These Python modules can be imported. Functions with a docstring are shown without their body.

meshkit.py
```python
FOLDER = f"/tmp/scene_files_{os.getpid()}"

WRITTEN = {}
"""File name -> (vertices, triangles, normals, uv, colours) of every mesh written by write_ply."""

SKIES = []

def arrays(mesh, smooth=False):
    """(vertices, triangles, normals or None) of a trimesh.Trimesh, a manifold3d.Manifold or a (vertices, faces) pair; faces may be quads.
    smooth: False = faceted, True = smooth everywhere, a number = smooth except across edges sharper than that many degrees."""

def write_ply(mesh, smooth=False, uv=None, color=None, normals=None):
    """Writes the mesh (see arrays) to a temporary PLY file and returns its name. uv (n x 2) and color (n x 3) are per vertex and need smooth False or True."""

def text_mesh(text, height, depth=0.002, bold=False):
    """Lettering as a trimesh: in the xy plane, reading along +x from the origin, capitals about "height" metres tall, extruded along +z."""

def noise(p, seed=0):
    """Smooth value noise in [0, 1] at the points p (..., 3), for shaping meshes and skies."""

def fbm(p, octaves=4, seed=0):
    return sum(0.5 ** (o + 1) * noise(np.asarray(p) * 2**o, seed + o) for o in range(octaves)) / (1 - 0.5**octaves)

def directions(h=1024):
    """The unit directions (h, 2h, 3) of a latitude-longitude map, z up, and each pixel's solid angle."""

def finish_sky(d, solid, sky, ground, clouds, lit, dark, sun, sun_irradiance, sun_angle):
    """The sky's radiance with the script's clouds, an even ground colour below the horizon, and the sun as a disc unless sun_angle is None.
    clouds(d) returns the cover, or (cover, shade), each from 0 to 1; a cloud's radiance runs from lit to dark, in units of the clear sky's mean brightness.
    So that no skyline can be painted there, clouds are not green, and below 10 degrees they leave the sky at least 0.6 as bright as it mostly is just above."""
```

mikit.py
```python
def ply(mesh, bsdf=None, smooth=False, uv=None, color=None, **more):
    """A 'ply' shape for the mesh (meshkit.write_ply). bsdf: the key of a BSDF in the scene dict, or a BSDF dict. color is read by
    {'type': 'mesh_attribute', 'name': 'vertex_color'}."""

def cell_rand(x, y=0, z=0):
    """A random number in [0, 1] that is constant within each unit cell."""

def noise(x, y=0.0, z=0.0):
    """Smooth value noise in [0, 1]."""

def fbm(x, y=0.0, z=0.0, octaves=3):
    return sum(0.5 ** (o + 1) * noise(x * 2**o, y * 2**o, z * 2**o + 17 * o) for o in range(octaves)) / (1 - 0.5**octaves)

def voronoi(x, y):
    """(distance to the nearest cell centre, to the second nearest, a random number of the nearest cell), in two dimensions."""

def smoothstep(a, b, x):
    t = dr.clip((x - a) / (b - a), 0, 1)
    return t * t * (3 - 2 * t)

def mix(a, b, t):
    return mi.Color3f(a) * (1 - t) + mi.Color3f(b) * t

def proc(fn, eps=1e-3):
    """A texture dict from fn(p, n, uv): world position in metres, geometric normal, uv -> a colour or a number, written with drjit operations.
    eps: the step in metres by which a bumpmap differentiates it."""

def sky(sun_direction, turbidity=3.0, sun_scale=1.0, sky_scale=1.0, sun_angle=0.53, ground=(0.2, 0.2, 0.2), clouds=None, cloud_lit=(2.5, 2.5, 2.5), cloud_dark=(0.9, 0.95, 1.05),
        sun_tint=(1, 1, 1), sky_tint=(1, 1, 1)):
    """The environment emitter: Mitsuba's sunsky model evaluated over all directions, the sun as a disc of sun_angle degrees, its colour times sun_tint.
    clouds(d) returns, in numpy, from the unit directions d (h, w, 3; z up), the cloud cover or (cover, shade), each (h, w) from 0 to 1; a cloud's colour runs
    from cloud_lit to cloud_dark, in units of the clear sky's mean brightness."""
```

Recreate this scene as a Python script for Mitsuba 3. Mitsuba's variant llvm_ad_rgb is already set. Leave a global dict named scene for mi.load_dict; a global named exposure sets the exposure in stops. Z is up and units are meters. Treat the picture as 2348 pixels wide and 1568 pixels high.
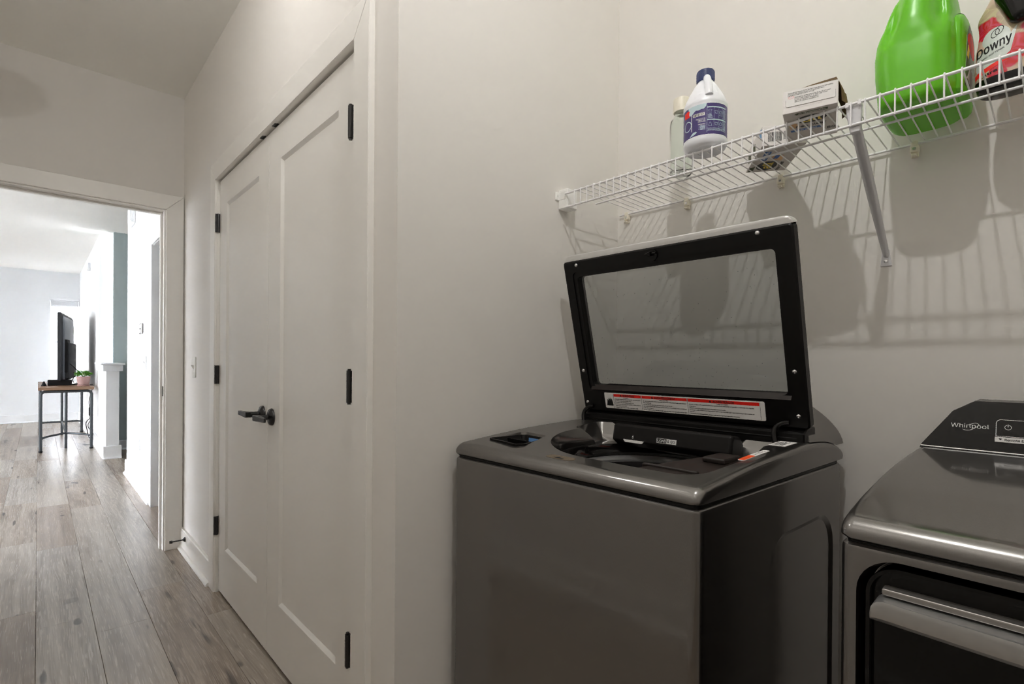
import math, random
import numpy as np, trimesh, mitsuba as mi, mikit, meshkit
import manifold3d as m3
import drjit as dr
from shapely.geometry import Polygon, Point, box as sbox
from shapely.ops import unary_union
from mikit import noise, fbm, cell_rand, smoothstep, mix, voronoi, proc
T = mi.ScalarTransform4f
rng = random.Random(7)
PI = math.pi

# ------------------------------------------------------------------ camera, sky, exposure
CAM_Z = 1.165
RIGHT = np.array([0.73096598, -0.68237676, 0.00712042])     # world directions of the picture's right, down and forward
DOWN = np.array([0.00322887, -0.00697565, -0.99997046])
FWD = np.array([0.68240627, 0.73096737, -0.00289566])
M = np.eye(4)
M[:3, 0], M[:3, 1], M[:3, 2], M[:3, 3] = -RIGHT, -DOWN, FWD, (0, 0, CAM_Z)
exposure = 0.0
scene, labels = {}, {}
scene['camera'] = {'type': 'perspective', 'fov_axis': 'x', 'fov': 2 * math.degrees(math.atan(1174 / 1164.018)), 'near_clip': 0.02, 'far_clip': 200.0,
                   'to_world': T(M.tolist()), 'principal_point_offset_y': -48.52 / 1568}
SKY_SCALE = 66.0
scene['sky'] = mikit.sky([-0.3, -0.8, 0.7], turbidity=4.0, sun_scale=0.0, sky_scale=SKY_SCALE, ground=(0.75, 0.75, 0.74),
                         clouds=lambda d: 0.85 * np.ones(d.shape[:2]), cloud_lit=(2.0, 2.05, 2.15), cloud_dark=(1.0, 1.05, 1.1))
scene['sky']['sampling_weight'] = 0.15
LAMP = 1850.0 * (0.019 / 0.015) ** 2
HALL = 12.5
LAMP_RGB = (1.0, 0.985, 0.965)

# ------------------------------------------------------------------ materials
def rgb(r, g, b):
    """an sRGB colour 0..255 as a linear spectrum"""
    f = lambda c: (c / 255 / 12.92) if c / 255 <= 0.04045 else ((c / 255 + 0.055) / 1.055) ** 2.4
    return {'type': 'rgb', 'value': [f(r), f(g), f(b)]}
def mat(key, color, rough=0.5, metallic=0.0, spec=0.5, two=False, **more):
    b = {'type': 'principled', 'base_color': color if isinstance(color, dict) else rgb(*color), 'roughness': rough, 'metallic': metallic, **more}
    if metallic == 0.0:
        b['specular'] = spec
    scene[key] = {'type': 'twosided', 'bsdf': b}
    return key
def bump(key, fn, scale, eps=1e-3):
    b = scene[key]['bsdf']
    scene[key] = {'type': 'twosided', 'bsdf': {'type': 'bumpmap', 'arbitrary': proc(fn, eps), 'scale': scale, 'nested': b}}
def paint(base, amt=0.03):
    b = np.array(rgb(*base)['value'])
    def f(p, n, uv):
        v = fbm(p.x * 3.0, p.y * 3.0, p.z * 3.0, 3) - 0.5
        return mi.Color3f(*[float(c) for c in b]) * (1 + amt * v)
    return proc(f)
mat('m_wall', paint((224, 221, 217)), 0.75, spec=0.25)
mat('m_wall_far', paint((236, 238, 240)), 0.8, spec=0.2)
mat('m_ceiling', paint((238, 237, 232)), 0.9, spec=0.1)
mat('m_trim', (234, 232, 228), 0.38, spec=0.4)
mat('m_door', (234, 232, 228), 0.42, spec=0.35)
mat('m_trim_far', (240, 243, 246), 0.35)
mat('m_teal', (180, 193, 193), 0.8, spec=0.2)
mat('m_black_metal', (14, 14, 15), 0.28, spec=0.6)
mat('m_plate', (236, 236, 232), 0.3)
def wood(base, dark, light, seed):
    b, d, l = [np.array(rgb(*c)['value']) for c in (base, dark, light)]
    B, D, L = [mi.Color3f(*[float(x) for x in c]) for c in (b, d, l)]
    def f(p, n, uv):
        k = dr.floor((p.x + 0.0038) / 0.18880)
        y = p.y + cell_rand(k, seed, 3) * 40
        x = p.x + (fbm(p.x * 7 + seed, y * 1.1, 0.3, 3) - 0.5) * 0.07
        fine = fbm(x * 240, y * 9.0, seed, 3)
        g2 = fbm(x * 48 + 9, y * 1.3, seed + 2.0, 4)
        big = fbm(p.x * 9 + 4, y * 1.6, seed + 5.0, 4)
        rings = dr.sin((x * 30 + fbm(p.x * 3.5, y * 0.9, seed, 2) * 8) * 6.283)
        vis = smoothstep(0.45, 0.62, fbm(p.x * 4 + 2, y * 0.9, seed + 8.0, 2))
        crack = smoothstep(0.71, 0.80, fbm(x * 30 + 3, y * 3.0, seed + 11.0, 3)) * smoothstep(0.50, 0.66, fbm(p.x * 6, y * 1.7, seed + 14.0, 2))
        knot = smoothstep(0.74, 0.82, fbm(p.x * 15 + 3, y * 7.0, seed + 17.0, 2)) * smoothstep(0.52, 0.64, fbm(p.x * 5, y * 1.4, seed + 21.0, 2))
        t = dr.clip(0.40 * (fine - 0.5) * 2 + 0.5 * (g2 - 0.5) * 2 + 0.09 * rings * vis, -1, 1)
        c = mix(B, D, dr.clip(-t * 1.1, 0, 1))
        c = mix(c, L, dr.clip(t * 1.1, 0, 1))
        c = mix(c, D, smoothstep(0.54, 0.75, big) * 0.5)
        c = mix(c, L * 1.08, smoothstep(0.60, 0.72, fbm(x * 310 + 7, y * 14.0, seed + 30.0, 2)) * 0.45)
        return mix(c, D * 0.30, dr.clip(crack * 0.85 + knot * 0.8, 0, 1))
    return proc(f)
for i, (b, d, l) in enumerate([((142, 129, 116), (90, 77, 66), (172, 162, 150)), ((153, 143, 132), (102, 90, 80), (184, 176, 166)),
                               ((134, 120, 107), (84, 71, 60), (166, 154, 141)), ((147, 138, 128), (97, 88, 80), (180, 172, 163))]):
    mat(f'm_plank_{i}', wood(b, d, l, 1.0 + 7.3 * i), 0.30, spec=0.8)
mat('m_subfloor', (84, 75, 66), 0.8)
# appliances
def steelcolor(p, n, uv):
    v = noise(p.x * 900, p.y * 900, p.z * 900)
    return mi.Color3f(0.225, 0.216, 0.208) * (0.96 + 0.08 * v)
def steel(rough):
    return {'type': 'principled', 'base_color': proc(steelcolor), 'metallic': 1.0, 'roughness': rough, 'clearcoat': 1.0, 'clearcoat_gloss': 0.99}
scene['m_steel'] = {'type': 'twosided', 'bsdf': {'type': 'blendbsdf', 'weight': 0.40, 'clear': steel(0.09), 'flake': steel(0.40)}}
mat('m_steel_light', (190, 190, 190), 0.24, metallic=0.75, clearcoat=0.6, clearcoat_gloss=0.9)
mat('m_lid_edge', (214, 213, 211), 0.25, metallic=0.35, clearcoat=0.6, clearcoat_gloss=0.9)
mat('m_brace', (204, 204, 208), 0.35, metallic=0.3)
mat('m_gloss_black', (6, 5, 5), 0.06, spec=0.3)
mat('m_black', (7, 6, 6), 0.38, spec=0.2)
mat('m_black_matte', (14, 12, 12), 0.45, spec=0.25)
mat('m_brown_black', (32, 26, 24), 0.35, spec=0.35)
mat('m_basket', (120, 120, 122), 0.3, metallic=0.9)
mat('m_ledge', (150, 146, 142), 0.42, metallic=0.8)
mat('m_chrome', (225, 225, 225), 0.12, metallic=1.0)
mat('m_white', (238, 238, 236), 0.35)
mat('m_paper', (226, 224, 222), 0.55)
mat('m_ink', (24, 24, 24), 0.6, spec=0.2)
mat('m_ink_light', (225, 225, 225), 0.5, spec=0.3)
mat('m_red', (228, 28, 16), 0.5)
mat('m_orange', (224, 74, 20), 0.5)
mat('m_blue_label', (96, 142, 196), 0.5)
mat('m_drops', (128, 128, 125), 0.6)
mat('m_oval', (88, 76, 60), 0.4)
scene['m_lid_glass'] = {'type': 'thindielectric', 'int_ior': 1.5, 'specular_transmittance': {'type': 'rgb', 'value': [0.52, 0.535, 0.53]}, 'specular_reflectance': {'type': 'rgb', 'value': [0.8, 0.8, 0.8]}}
# shelf goods
mat('m_wire', (236, 236, 238), 0.3, spec=0.5)
mat('m_cream', (232, 226, 210), 0.4)
mat('m_bleach_white', (232, 234, 240), 0.32, spec=0.45)
mat('m_bleach_cap', (34, 46, 92), 0.4)
mat('m_bleach_label', (62, 50, 108), 0.35)
mat('m_plaque', (196, 203, 198), 0.4)
mat('m_ice_blue', (188, 208, 216), 0.4)
mat('m_card_white', (226, 222, 220), 0.6)
mat('m_card_grey', (196, 190, 186), 0.6)
mat('m_card_brown', (96, 76, 48), 0.75)
mat('m_logo_black', (20, 20, 24), 0.5)
mat('m_logo_yellow', (226, 196, 72), 0.5)
mat('m_logo_blue', (48, 92, 156), 0.5)
mat('m_logo_green', (52, 58, 26), 0.5)
mat('m_tan', (206, 168, 124), 0.55)
mat('m_jug', (92, 176, 16), 0.33, spec=0.5)
mat('m_jug_label', (64, 84, 44), 0.35)
scene['m_bottle_glass'] = {'type': 'dielectric', 'int_ior': 1.5, 'ext_ior': 1.0, 'specular_transmittance': {'type': 'rgb', 'value': [0.965, 0.985, 0.965]}}
def floral(p, n, uv):
    w = (fbm(p.y * 70, p.z * 70, p.x * 20, 3) - 0.5) * 1.1
    fl = mi.Float(0)
    pet = mi.Float(0)
    for cy_, cz_, r_ in ((0.066, 1.786, 0.034), (0.101, 1.846, 0.022), (0.020, 1.83, 0.03), (0.012, 1.772, 0.03), (0.085, 1.752, 0.016)):
        dy, dz = (p.y - cy_) / r_, (p.z - cz_) / r_
        d = dr.sqrt(dy * dy + dz * dz)
        ang = dr.atan2(dz, dy)
        k = 1 - smoothstep(0.82, 1.0, d + w * 0.35 + 0.10 * dr.sin(5 * ang))
        fl = dr.maximum(fl, k)
        pet = dr.select(k > 0.3, 0.5 + 0.5 * dr.sin(11 * d + 4 * dr.sin(3 * ang) + 5 * w), pet)
    base = mix(mi.Color3f(0.58, 0.42, 0.34), mi.Color3f(0.46, 0.36, 0.24), smoothstep(0.4, 0.6, fbm(p.y * 30, p.z * 30, 2.0, 3)))
    red = mix(mi.Color3f(0.50, 0.008, 0.006), mi.Color3f(0.56, 0.05, 0.10), pet)
    c = mix(base, red, fl)
    d1, d2, r = voronoi(p.y * 50 + w * 0.6, p.z * 50)
    line = 1 - smoothstep(0.03, 0.09, d2 - d1)
    return mix(c, mi.Color3f(0.60, 0.56, 0.30), line * 0.5 * (1 - fl))
mat('m_floral', proc(floral), 0.3, spec=0.5)
# far room
mat('m_tv', (24, 25, 28), 0.35)
mat('m_tv_back', (92, 95, 100), 0.25, spec=0.6)
mat('m_table_leg', (58, 61, 63), 0.35, metallic=0.6)
mat('m_table_top', (120, 92, 70), 0.45)
mat('m_pot', (172, 138, 132), 0.5)
mat('m_soil', (40, 30, 22), 0.9)
scene['m_leaf'] = {'type': 'principledthin', 'base_color': rgb(64, 130, 40), 'roughness': 0.5, 'diff_trans': 0.6}
scene['m_leaf_light'] = {'type': 'principledthin', 'base_color': rgb(130, 170, 86), 'roughness': 0.5, 'diff_trans': 0.6}
scene['m_pane'] = {'type': 'thindielectric', 'int_ior': 1.5}
mat('m_blind', (236, 238, 240), 0.6)

# ------------------------------------------------------------------ mesh helpers
def mesh_of(man):
    m = man.to_mesh()
    return trimesh.Trimesh(np.array(m.vert_properties[:, :3]), np.array(m.tri_verts), process=False)
def man_of(tm):
    return m3.Manifold(m3.Mesh(np.asarray(tm.vertices, np.float32), np.asarray(tm.faces, np.uint32)))
def cat(*ms):
    return trimesh.util.concatenate(list(ms))
def bx(x0, x1, y0, y1, z0, z1, c=0.0):
    """a box; c chamfers its edges"""
    x0, x1 = min(x0, x1), max(x0, x1); y0, y1 = min(y0, y1), max(y0, y1); z0, z1 = min(z0, z1), max(z0, z1)
    if c <= 0:
        b = trimesh.creation.box((x1 - x0, y1 - y0, z1 - z0)); b.apply_translation(((x0 + x1) / 2, (y0 + y1) / 2, (z0 + z1) / 2)); return b
    pts = []
    for ix, (x, sx) in enumerate(((x0, 1), (x1, -1))):
        for y, sy in ((y0, 1), (y1, -1)):
            for z, sz in ((z0, 1), (z1, -1)):
                pts += [(x + sx * c, y + sy * c, z), (x + sx * c, y, z + sz * c), (x, y + sy * c, z + sz * c)]
    return mesh_of(m3.Manifold.hull_points(np.array(pts, np.float32)))
def hull(pts):
    return mesh_of(m3.Manifold.hull_points(np.asarray(pts, np.float32)))
def rbox(x0, x1, y0, y1, z0, z1, r, n=16):
    s = trimesh.creation.icosphere(subdivisions=1 if n < 16 else 2, radius=r).vertices
    return hull(np.vstack([s + (x, y, z) for x in (x0 + r, x1 - r) for y in (y0 + r, y1 - r) for z in (z0 + r, z1 - r)]))
def rrect(x0, x1, y0, y1, r, q=8):
    return sbox(x0 + r, y0 + r, x1 - r, y1 - r).buffer(r, quad_segs=q)
def ring(poly, z):
    c = np.array(poly.exterior.coords)[:-1]
    return np.column_stack([c, np.full(len(c), z)])
def layers(poly, lv):
    """convex solid through offset copies of a convex outline: lv = [(z, inset)]"""
    return hull(np.vstack([ring(poly.buffer(-i) if i else poly, z) for z, i in lv]))
def stack(poly, lv):
    """solid of stacked convex layers: lv = [(z, inset)] from the bottom up (may flare)"""
    out = None
    for (z0, i0), (z1, i1) in zip(lv[:-1], lv[1:]):
        h = m3.Manifold.hull_points(np.vstack([ring(poly.buffer(-i0), z0), ring(poly.buffer(-i1), z1)]).astype(np.float32))
        out = h if out is None else out + h
    return out
def extrude(poly, z0, z1):
    polys = getattr(poly, 'geoms', [poly])
    m = cat(*[trimesh.creation.extrude_polygon(p, z1 - z0, engine='earcut') for p in polys])
    m.apply_translation((0, 0, z0)); return m
def cyl(p0, p1, r, n=16, r1=None):
    p0, p1 = np.array(p0, float), np.array(p1, float)
    return tube([p0, p1], [r, r if r1 is None else r1], n)
def tube(pts, r, n=8, caps=True):
    p = np.asarray(pts, float); k = len(p)
    rr = np.broadcast_to(np.asarray(r, float), (k,))
    t = np.gradient(p, axis=0) if k > 2 else np.array([p[1] - p[0]] * 2)
    t /= np.linalg.norm(t, axis=1, keepdims=True)
    a = np.cross(t[0], [0, 0, 1.0] if abs(t[0][2]) < 0.9 else [1.0, 0, 0]); a /= np.linalg.norm(a)
    V = []
    for i in range(k):
        a = a - t[i] * (a @ t[i]); a /= np.linalg.norm(a); b = np.cross(t[i], a)
        th = np.arange(n) * 2 * PI / n
        V.append(p[i] + rr[i] * (np.cos(th)[:, None] * a + np.sin(th)[:, None] * b))
    V = np.vstack(V); F = []
    for i in range(k - 1):
        for j in range(n):
            q, w = i * n + j, i * n + (j + 1) % n
            F += [(q, w, w + n), (q, w + n, q + n)]
    if caps:
        V = np.vstack([V, p[0], p[-1]]); c0, c1 = len(V) - 2, len(V) - 1
        for j in range(n):
            F += [(c0, (j + 1) % n, j), (c1, (k - 1) * n + j, (k - 1) * n + (j + 1) % n)]
    return trimesh.Trimesh(V, np.array(F), process=False)
def smooth_path(pts, n=24):
    from scipy.interpolate import CubicSpline
    p = np.asarray(pts, float); d = np.r_[0, np.cumsum(np.linalg.norm(np.diff(p, axis=0), axis=1))]
    return CubicSpline(d, p)(np.linspace(0, d[-1], n))
def bent(pts, r, seg=5):
    """polyline with rounded corners of radius r"""
    p = [np.array(q, float) for q in pts]; out = [p[0]]
    for a, b, c in zip(p[:-2], p[1:-1], p[2:]):
        u, w = (a - b) / np.linalg.norm(a - b), (c - b) / np.linalg.norm(c - b)
        A, B = b + u * r, b + w * r
        for t in np.linspace(0, 1, seg):
            out.append((1 - t) ** 2 * A + 2 * t * (1 - t) * b + t * t * B)
    out.append(p[-1]); return np.array(out)
def lathe(prof, n=48, c=(0, 0, 0)):
    m = trimesh.creation.revolve(np.asarray(prof, float), sections=n); m.apply_translation(c); return m
def loft(rings_, cap=True):
    """rings_: list of (n,3) rings, counter-clockwise seen from above, bottom to top"""
    n = len(rings_[0]); V = np.vstack(rings_); F = []
    for i in range(len(rings_) - 1):
        for j in range(n):
            q, w = i * n + j, i * n + (j + 1) % n
            F += [(q, w, w + n), (q, w + n, q + n)]
    if cap:
        V = np.vstack([V, rings_[0].mean(0), rings_[-1].mean(0)]); a, b = len(V) - 2, len(V) - 1; o = (len(rings_) - 1) * n
        for j in range(n):
            F += [(a, (j + 1) % n, j), (b, o + j, o + (j + 1) % n)]
    return trimesh.Trimesh(V, np.array(F), process=False)
def superellipse(cx, cy, a, b, z, e=4.0, n=64):
    th = np.arange(n) * 2 * PI / n; c, s = np.cos(th), np.sin(th)
    return np.column_stack([cx + a * np.sign(c) * np.abs(c) ** (2 / e), cy + b * np.sign(s) * np.abs(s) ** (2 / e), np.full(n, z)])
def frame4(o, x, y, z=None):
    x, y = np.array(x, float), np.array(y, float); x = x / np.linalg.norm(x); y = y / np.linalg.norm(y)
    z = np.cross(x, y) if z is None else np.array(z, float)
    m = np.eye(4); m[:3, 0], m[:3, 1], m[:3, 2], m[:3, 3] = x, y, z, o; return m
def moved(mesh, m4):
    m = mesh.copy(); m.apply_transform(m4); return m
def text(s, h, o, x, y, depth=0.0003, bold=False, center=False):
    """lettering of capital height h at point o, reading along x, upright along y"""
    t = meshkit.text_mesh(s, h, depth, bold)
    if center:
        t.apply_translation((-t.bounds[:, 0].mean(), -t.bounds[:, 1].mean(), 0))
    return moved(t, frame4(o, x, y))
def textw(s, h): return float(np.ptp(meshkit.text_mesh(s, h).bounds[:, 0]))

# ------------------------------------------------------------------ scene helpers
def numbered(name):
    if name not in used: used.add(name); return name
    i = 1
    while f'{name}_{i:03d}' in used: i += 1
    used.add(f'{name}_{i:03d}'); return f'{name}_{i:03d}'
used = set()
def thing(name, label, cat_, group=None):
    key = numbered(name); labels[key] = {'label': label, 'category': cat_}
    if group: labels[key]['group'] = group
    return key
def obj(name, mesh, m, parent=None, smooth=False, label=None, cat_=None, group=None, kind=None):
    key = numbered((parent + '__' + name) if parent else name)
    scene[key] = mesh if isinstance(mesh, dict) else mikit.ply(mesh, m, smooth)
    lab = {k: v for k, v in (('label', label), ('category', cat_), ('group', group), ('kind', kind)) if v}
    if lab: labels[key] = lab
    return key
def struct(name, mesh, m, label=None, smooth=False):
    return obj(name, mesh, m, None, smooth, label, None, None, 'structure')
# ================================================================== setting
CEIL = 2.78
YL, XB, XW = 1.134, 1.600, 0.660          # laundry left wall, laundry back wall, hall's right wall
YE = 3.70                                  # hall's end wall
def wall(name, boxes, m='m_wall', label=None, cut=()):
    w = m3.Manifold()
    for b in boxes: w = w + man_of(bx(*b))
    for c in cut: w = w - man_of(bx(*c))
    return struct(name, mesh_of(w), m, label)
struct('floor', bx(-5, 3.2, -1.8, 13.0, -0.05, -0.0062), 'm_subfloor', 'grey brown wood plank floor running from the hall into the far room')
struct('ceiling', bx(-5, 3.2, -1.8, 13.0, CEIL, CEIL + 0.1), 'm_ceiling', 'plain off white ceiling')
wall('wall_laundry_left', [(XW, XB + 0.12, YL, YL + 0.12, 0, CEIL)], label='off white wall left of the washing machine')
wall('wall_laundry_back', [(XB, XB + 0.12, -0.72, YL, 0, CEIL)], label='off white wall behind the shelf and machines')
wall('wall_laundry_right', [(XW, XB, -0.72, -0.60, 0, CEIL)], label='off white wall closing the laundry alcove on the right')
wall('wall_hall_right', [(XW, XW + 0.12, YL + 0.12, YE, 0, CEIL), (XW, XW + 0.12, -1.7, -0.72, 0, CEIL)], label='off white hall wall around the closet doors',
     cut=[(0.6, 0.9, 1.335, 2.885, -0.1, 2.078)])
wall('wall_closet', [(1.30, 1.40, YL + 0.12, YE, 0, CEIL), (XW + 0.12, 1.30, YL + 0.12, YL + 0.14, 0, CEIL)], label='wall at the back of the closet')
wall('wall_hall_left', [(-0.50, -0.38, -1.7, YE, 0, CEIL)], label='off white hall wall opposite the closet')
wall('wall_hall_near', [(-0.38, XW, -1.82, -1.70, 0, CEIL)], label='off white wall at the near end of the hall')
wall('wall_hall_end', [(-4.6, 2.6, YE, YE + 0.12, 0, CEIL)], label='off white hall end wall around the open doorway', cut=[(-0.32, 0.58, 3.5, 4.0, -0.1, 2.085)])
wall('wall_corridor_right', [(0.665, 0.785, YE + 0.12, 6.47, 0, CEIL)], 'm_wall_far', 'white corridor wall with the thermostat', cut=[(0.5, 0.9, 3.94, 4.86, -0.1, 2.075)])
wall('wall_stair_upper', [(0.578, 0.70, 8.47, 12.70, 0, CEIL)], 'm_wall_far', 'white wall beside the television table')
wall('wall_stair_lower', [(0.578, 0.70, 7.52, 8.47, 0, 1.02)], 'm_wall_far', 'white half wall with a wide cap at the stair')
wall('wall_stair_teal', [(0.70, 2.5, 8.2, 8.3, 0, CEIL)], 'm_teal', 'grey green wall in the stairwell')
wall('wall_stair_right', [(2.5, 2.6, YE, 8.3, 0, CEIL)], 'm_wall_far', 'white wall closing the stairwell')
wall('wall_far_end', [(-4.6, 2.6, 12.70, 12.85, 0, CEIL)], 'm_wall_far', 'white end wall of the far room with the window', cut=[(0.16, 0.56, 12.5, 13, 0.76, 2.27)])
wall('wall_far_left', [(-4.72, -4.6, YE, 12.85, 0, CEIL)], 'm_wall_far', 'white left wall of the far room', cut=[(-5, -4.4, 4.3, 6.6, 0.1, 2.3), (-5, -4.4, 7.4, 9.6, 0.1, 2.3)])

# floor planks, one by one
SEAM0, PW, PL = -0.0038, 0.1888, 1.213
known = {0: 2.98, 1: 2.77, 2: 3.13, 3: 2.63, -1: 3.20}
plank_shapes = {}
def plank(x0, x1, y0, y1, i):
    key = (round(x1 - x0, 4), round(y1 - y0, 4))
    if key not in plank_shapes:
        w, l = key; g = 0.0005
        plank_shapes[key] = bx(g, w - g, g, l - g, -0.006, 0.0, 0.0008)
    ent = plank_shapes[key]
    if not isinstance(ent, dict):
        ent = plank_shapes[key] = {j: mikit.ply(ent, f'm_plank_{j}') for j in range(4)}
    obj('plank', {**ent[i], 'to_world': T().translate([x0, y0, 0])}, None, 'floor')
for k in range(-9, 10):
    x0, x1 = SEAM0 + k * PW, SEAM0 + (k + 1) * PW
    spans = []
    if -2 <= k <= 3: spans.append((-1.70 if k > -2 else -1.7, 12.70))
    if k < -2: spans.append((YE + 0.12, 12.70))
    if 4 <= k <= 8: spans.append((-0.60, YL))
    if 4 <= k <= 9: spans.append((YE + 0.12, 5.2 if k > 5 else 8.2))
    ph = known.get(k, rng.uniform(0, PL))
    for a, b in spans:
        n = math.floor((a - ph) / PL); y = ph + n * PL
        while y < b - 1e-6:
            p, q = max(y, a), min(y + PL, b)
            if q - p > 0.02: plank(x0, x1, p, q, rng.randrange(4))
            y += PL

# closet casing (mitred), jambs
def casing(name, axis, at, out, a0, a1, w, ztop, wt, m='m_trim', label=None, far=False):
    """door casing on a wall: axis 'x' = wall plane x = at, running along y; a0, a1 = inner edges, w = board width"""
    labels[name] = {'kind': 'structure', 'label': label}
    used.add(name)
    g = 0.0004
    ps = [Polygon([(a0 - w, 0), (a0, 0), (a0, ztop), (a0 - w, ztop + w)]), Polygon([(a1, 0), (a1 + w, 0), (a1 + w, ztop + w), (a1, ztop)]),
          Polygon([(a0 - w, ztop + w), (a0, ztop), (a1, ztop), (a1 + w, ztop + w)])]
    for p in ps:
        p = p.buffer(-g, join_style=2)
        e = hull(np.vstack([ring(p, 0), ring(p, wt - 0.002), ring(p.buffer(-0.002, join_style=2), wt)]))
        # (a, z, t) -> world
        if axis == 'x': m4 = frame4((at, 0, 0), (0, 1, 0), (0, 0, 1), (out, 0, 0))
        else: m4 = frame4((0, at, 0), (1, 0, 0), (0, 0, 1), (0, out, 0))
        obj('casing_board', moved(e, m4), m, name)
casing('trim_1', 'x', XW, -1, 1.346, 2.870, 0.090, 2.062, 0.018, label='white mitred casing around the closet doors')
struct('trim_2', cat(bx(0.652, 0.77, 2.864, 2.884, 0, 2.076, 0.001), bx(0.652, 0.77, 1.336, 1.354, 0, 2.076, 0.001), bx(0.652, 0.77, 1.355, 2.863, 2.064, 2.076, 0.001)), 'm_trim', 'white jamb lining the closet opening')
casing('trim_3', 'y', YE, -1, -0.318, 0.565, 0.092, 2.072, 0.018, label='white casing around the doorway at the hall end')
def jambs(name, pieces, m, label):
    labels[name] = {'kind': 'structure', 'label': label}; used.add(name)
    for nm, b in pieces: obj(nm, bx(*b), m, name)
jambs('trim_4', [('jamb_board', (0.557, 0.579, YE - 0.004, YE + 0.124, 0, 2.084, 0.001)), ('jamb_board', (-0.319, -0.297, YE - 0.004, YE + 0.124, 0, 2.084, 0.001)),
                 ('jamb_head', (-0.297, 0.557, YE - 0.004, YE + 0.124, 2.064, 2.084, 0.001)), ('stop_board', (0.545, 0.557, YE + 0.042, YE + 0.074, 0, 2.064, 0.002)),
                 ('stop_board', (-0.297, -0.285, YE + 0.042, YE + 0.074, 0, 2.064, 0.002)), ('stop_head', (-0.285, 0.545, YE + 0.042, YE + 0.074, 2.052, 2.064, 0.002)),
                 ('strike_plate', (0.5555, 0.5575, YE + 0.004, YE + 0.034, 0.94, 1.0))], 'm_trim', 'white jamb with stop boards lining the hall end doorway')
scene['trim_4__strike_plate']['bsdf'] = {'type': 'ref', 'id': 'm_black_metal'}; labels['trim_4__strike_plate'] = {'label': 'small black strike plate on the jamb'}
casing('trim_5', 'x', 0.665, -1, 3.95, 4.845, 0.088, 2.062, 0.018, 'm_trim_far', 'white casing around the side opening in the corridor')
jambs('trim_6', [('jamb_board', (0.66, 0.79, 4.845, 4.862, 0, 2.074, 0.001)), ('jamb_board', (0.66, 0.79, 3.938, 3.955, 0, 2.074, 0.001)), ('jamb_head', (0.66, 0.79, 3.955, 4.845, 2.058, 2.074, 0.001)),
                 ('stop_board', (0.715, 0.745, 4.833, 4.845, 0, 2.058, 0.002))], 'm_trim_far', 'white jamb lining the corridor side opening')
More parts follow.
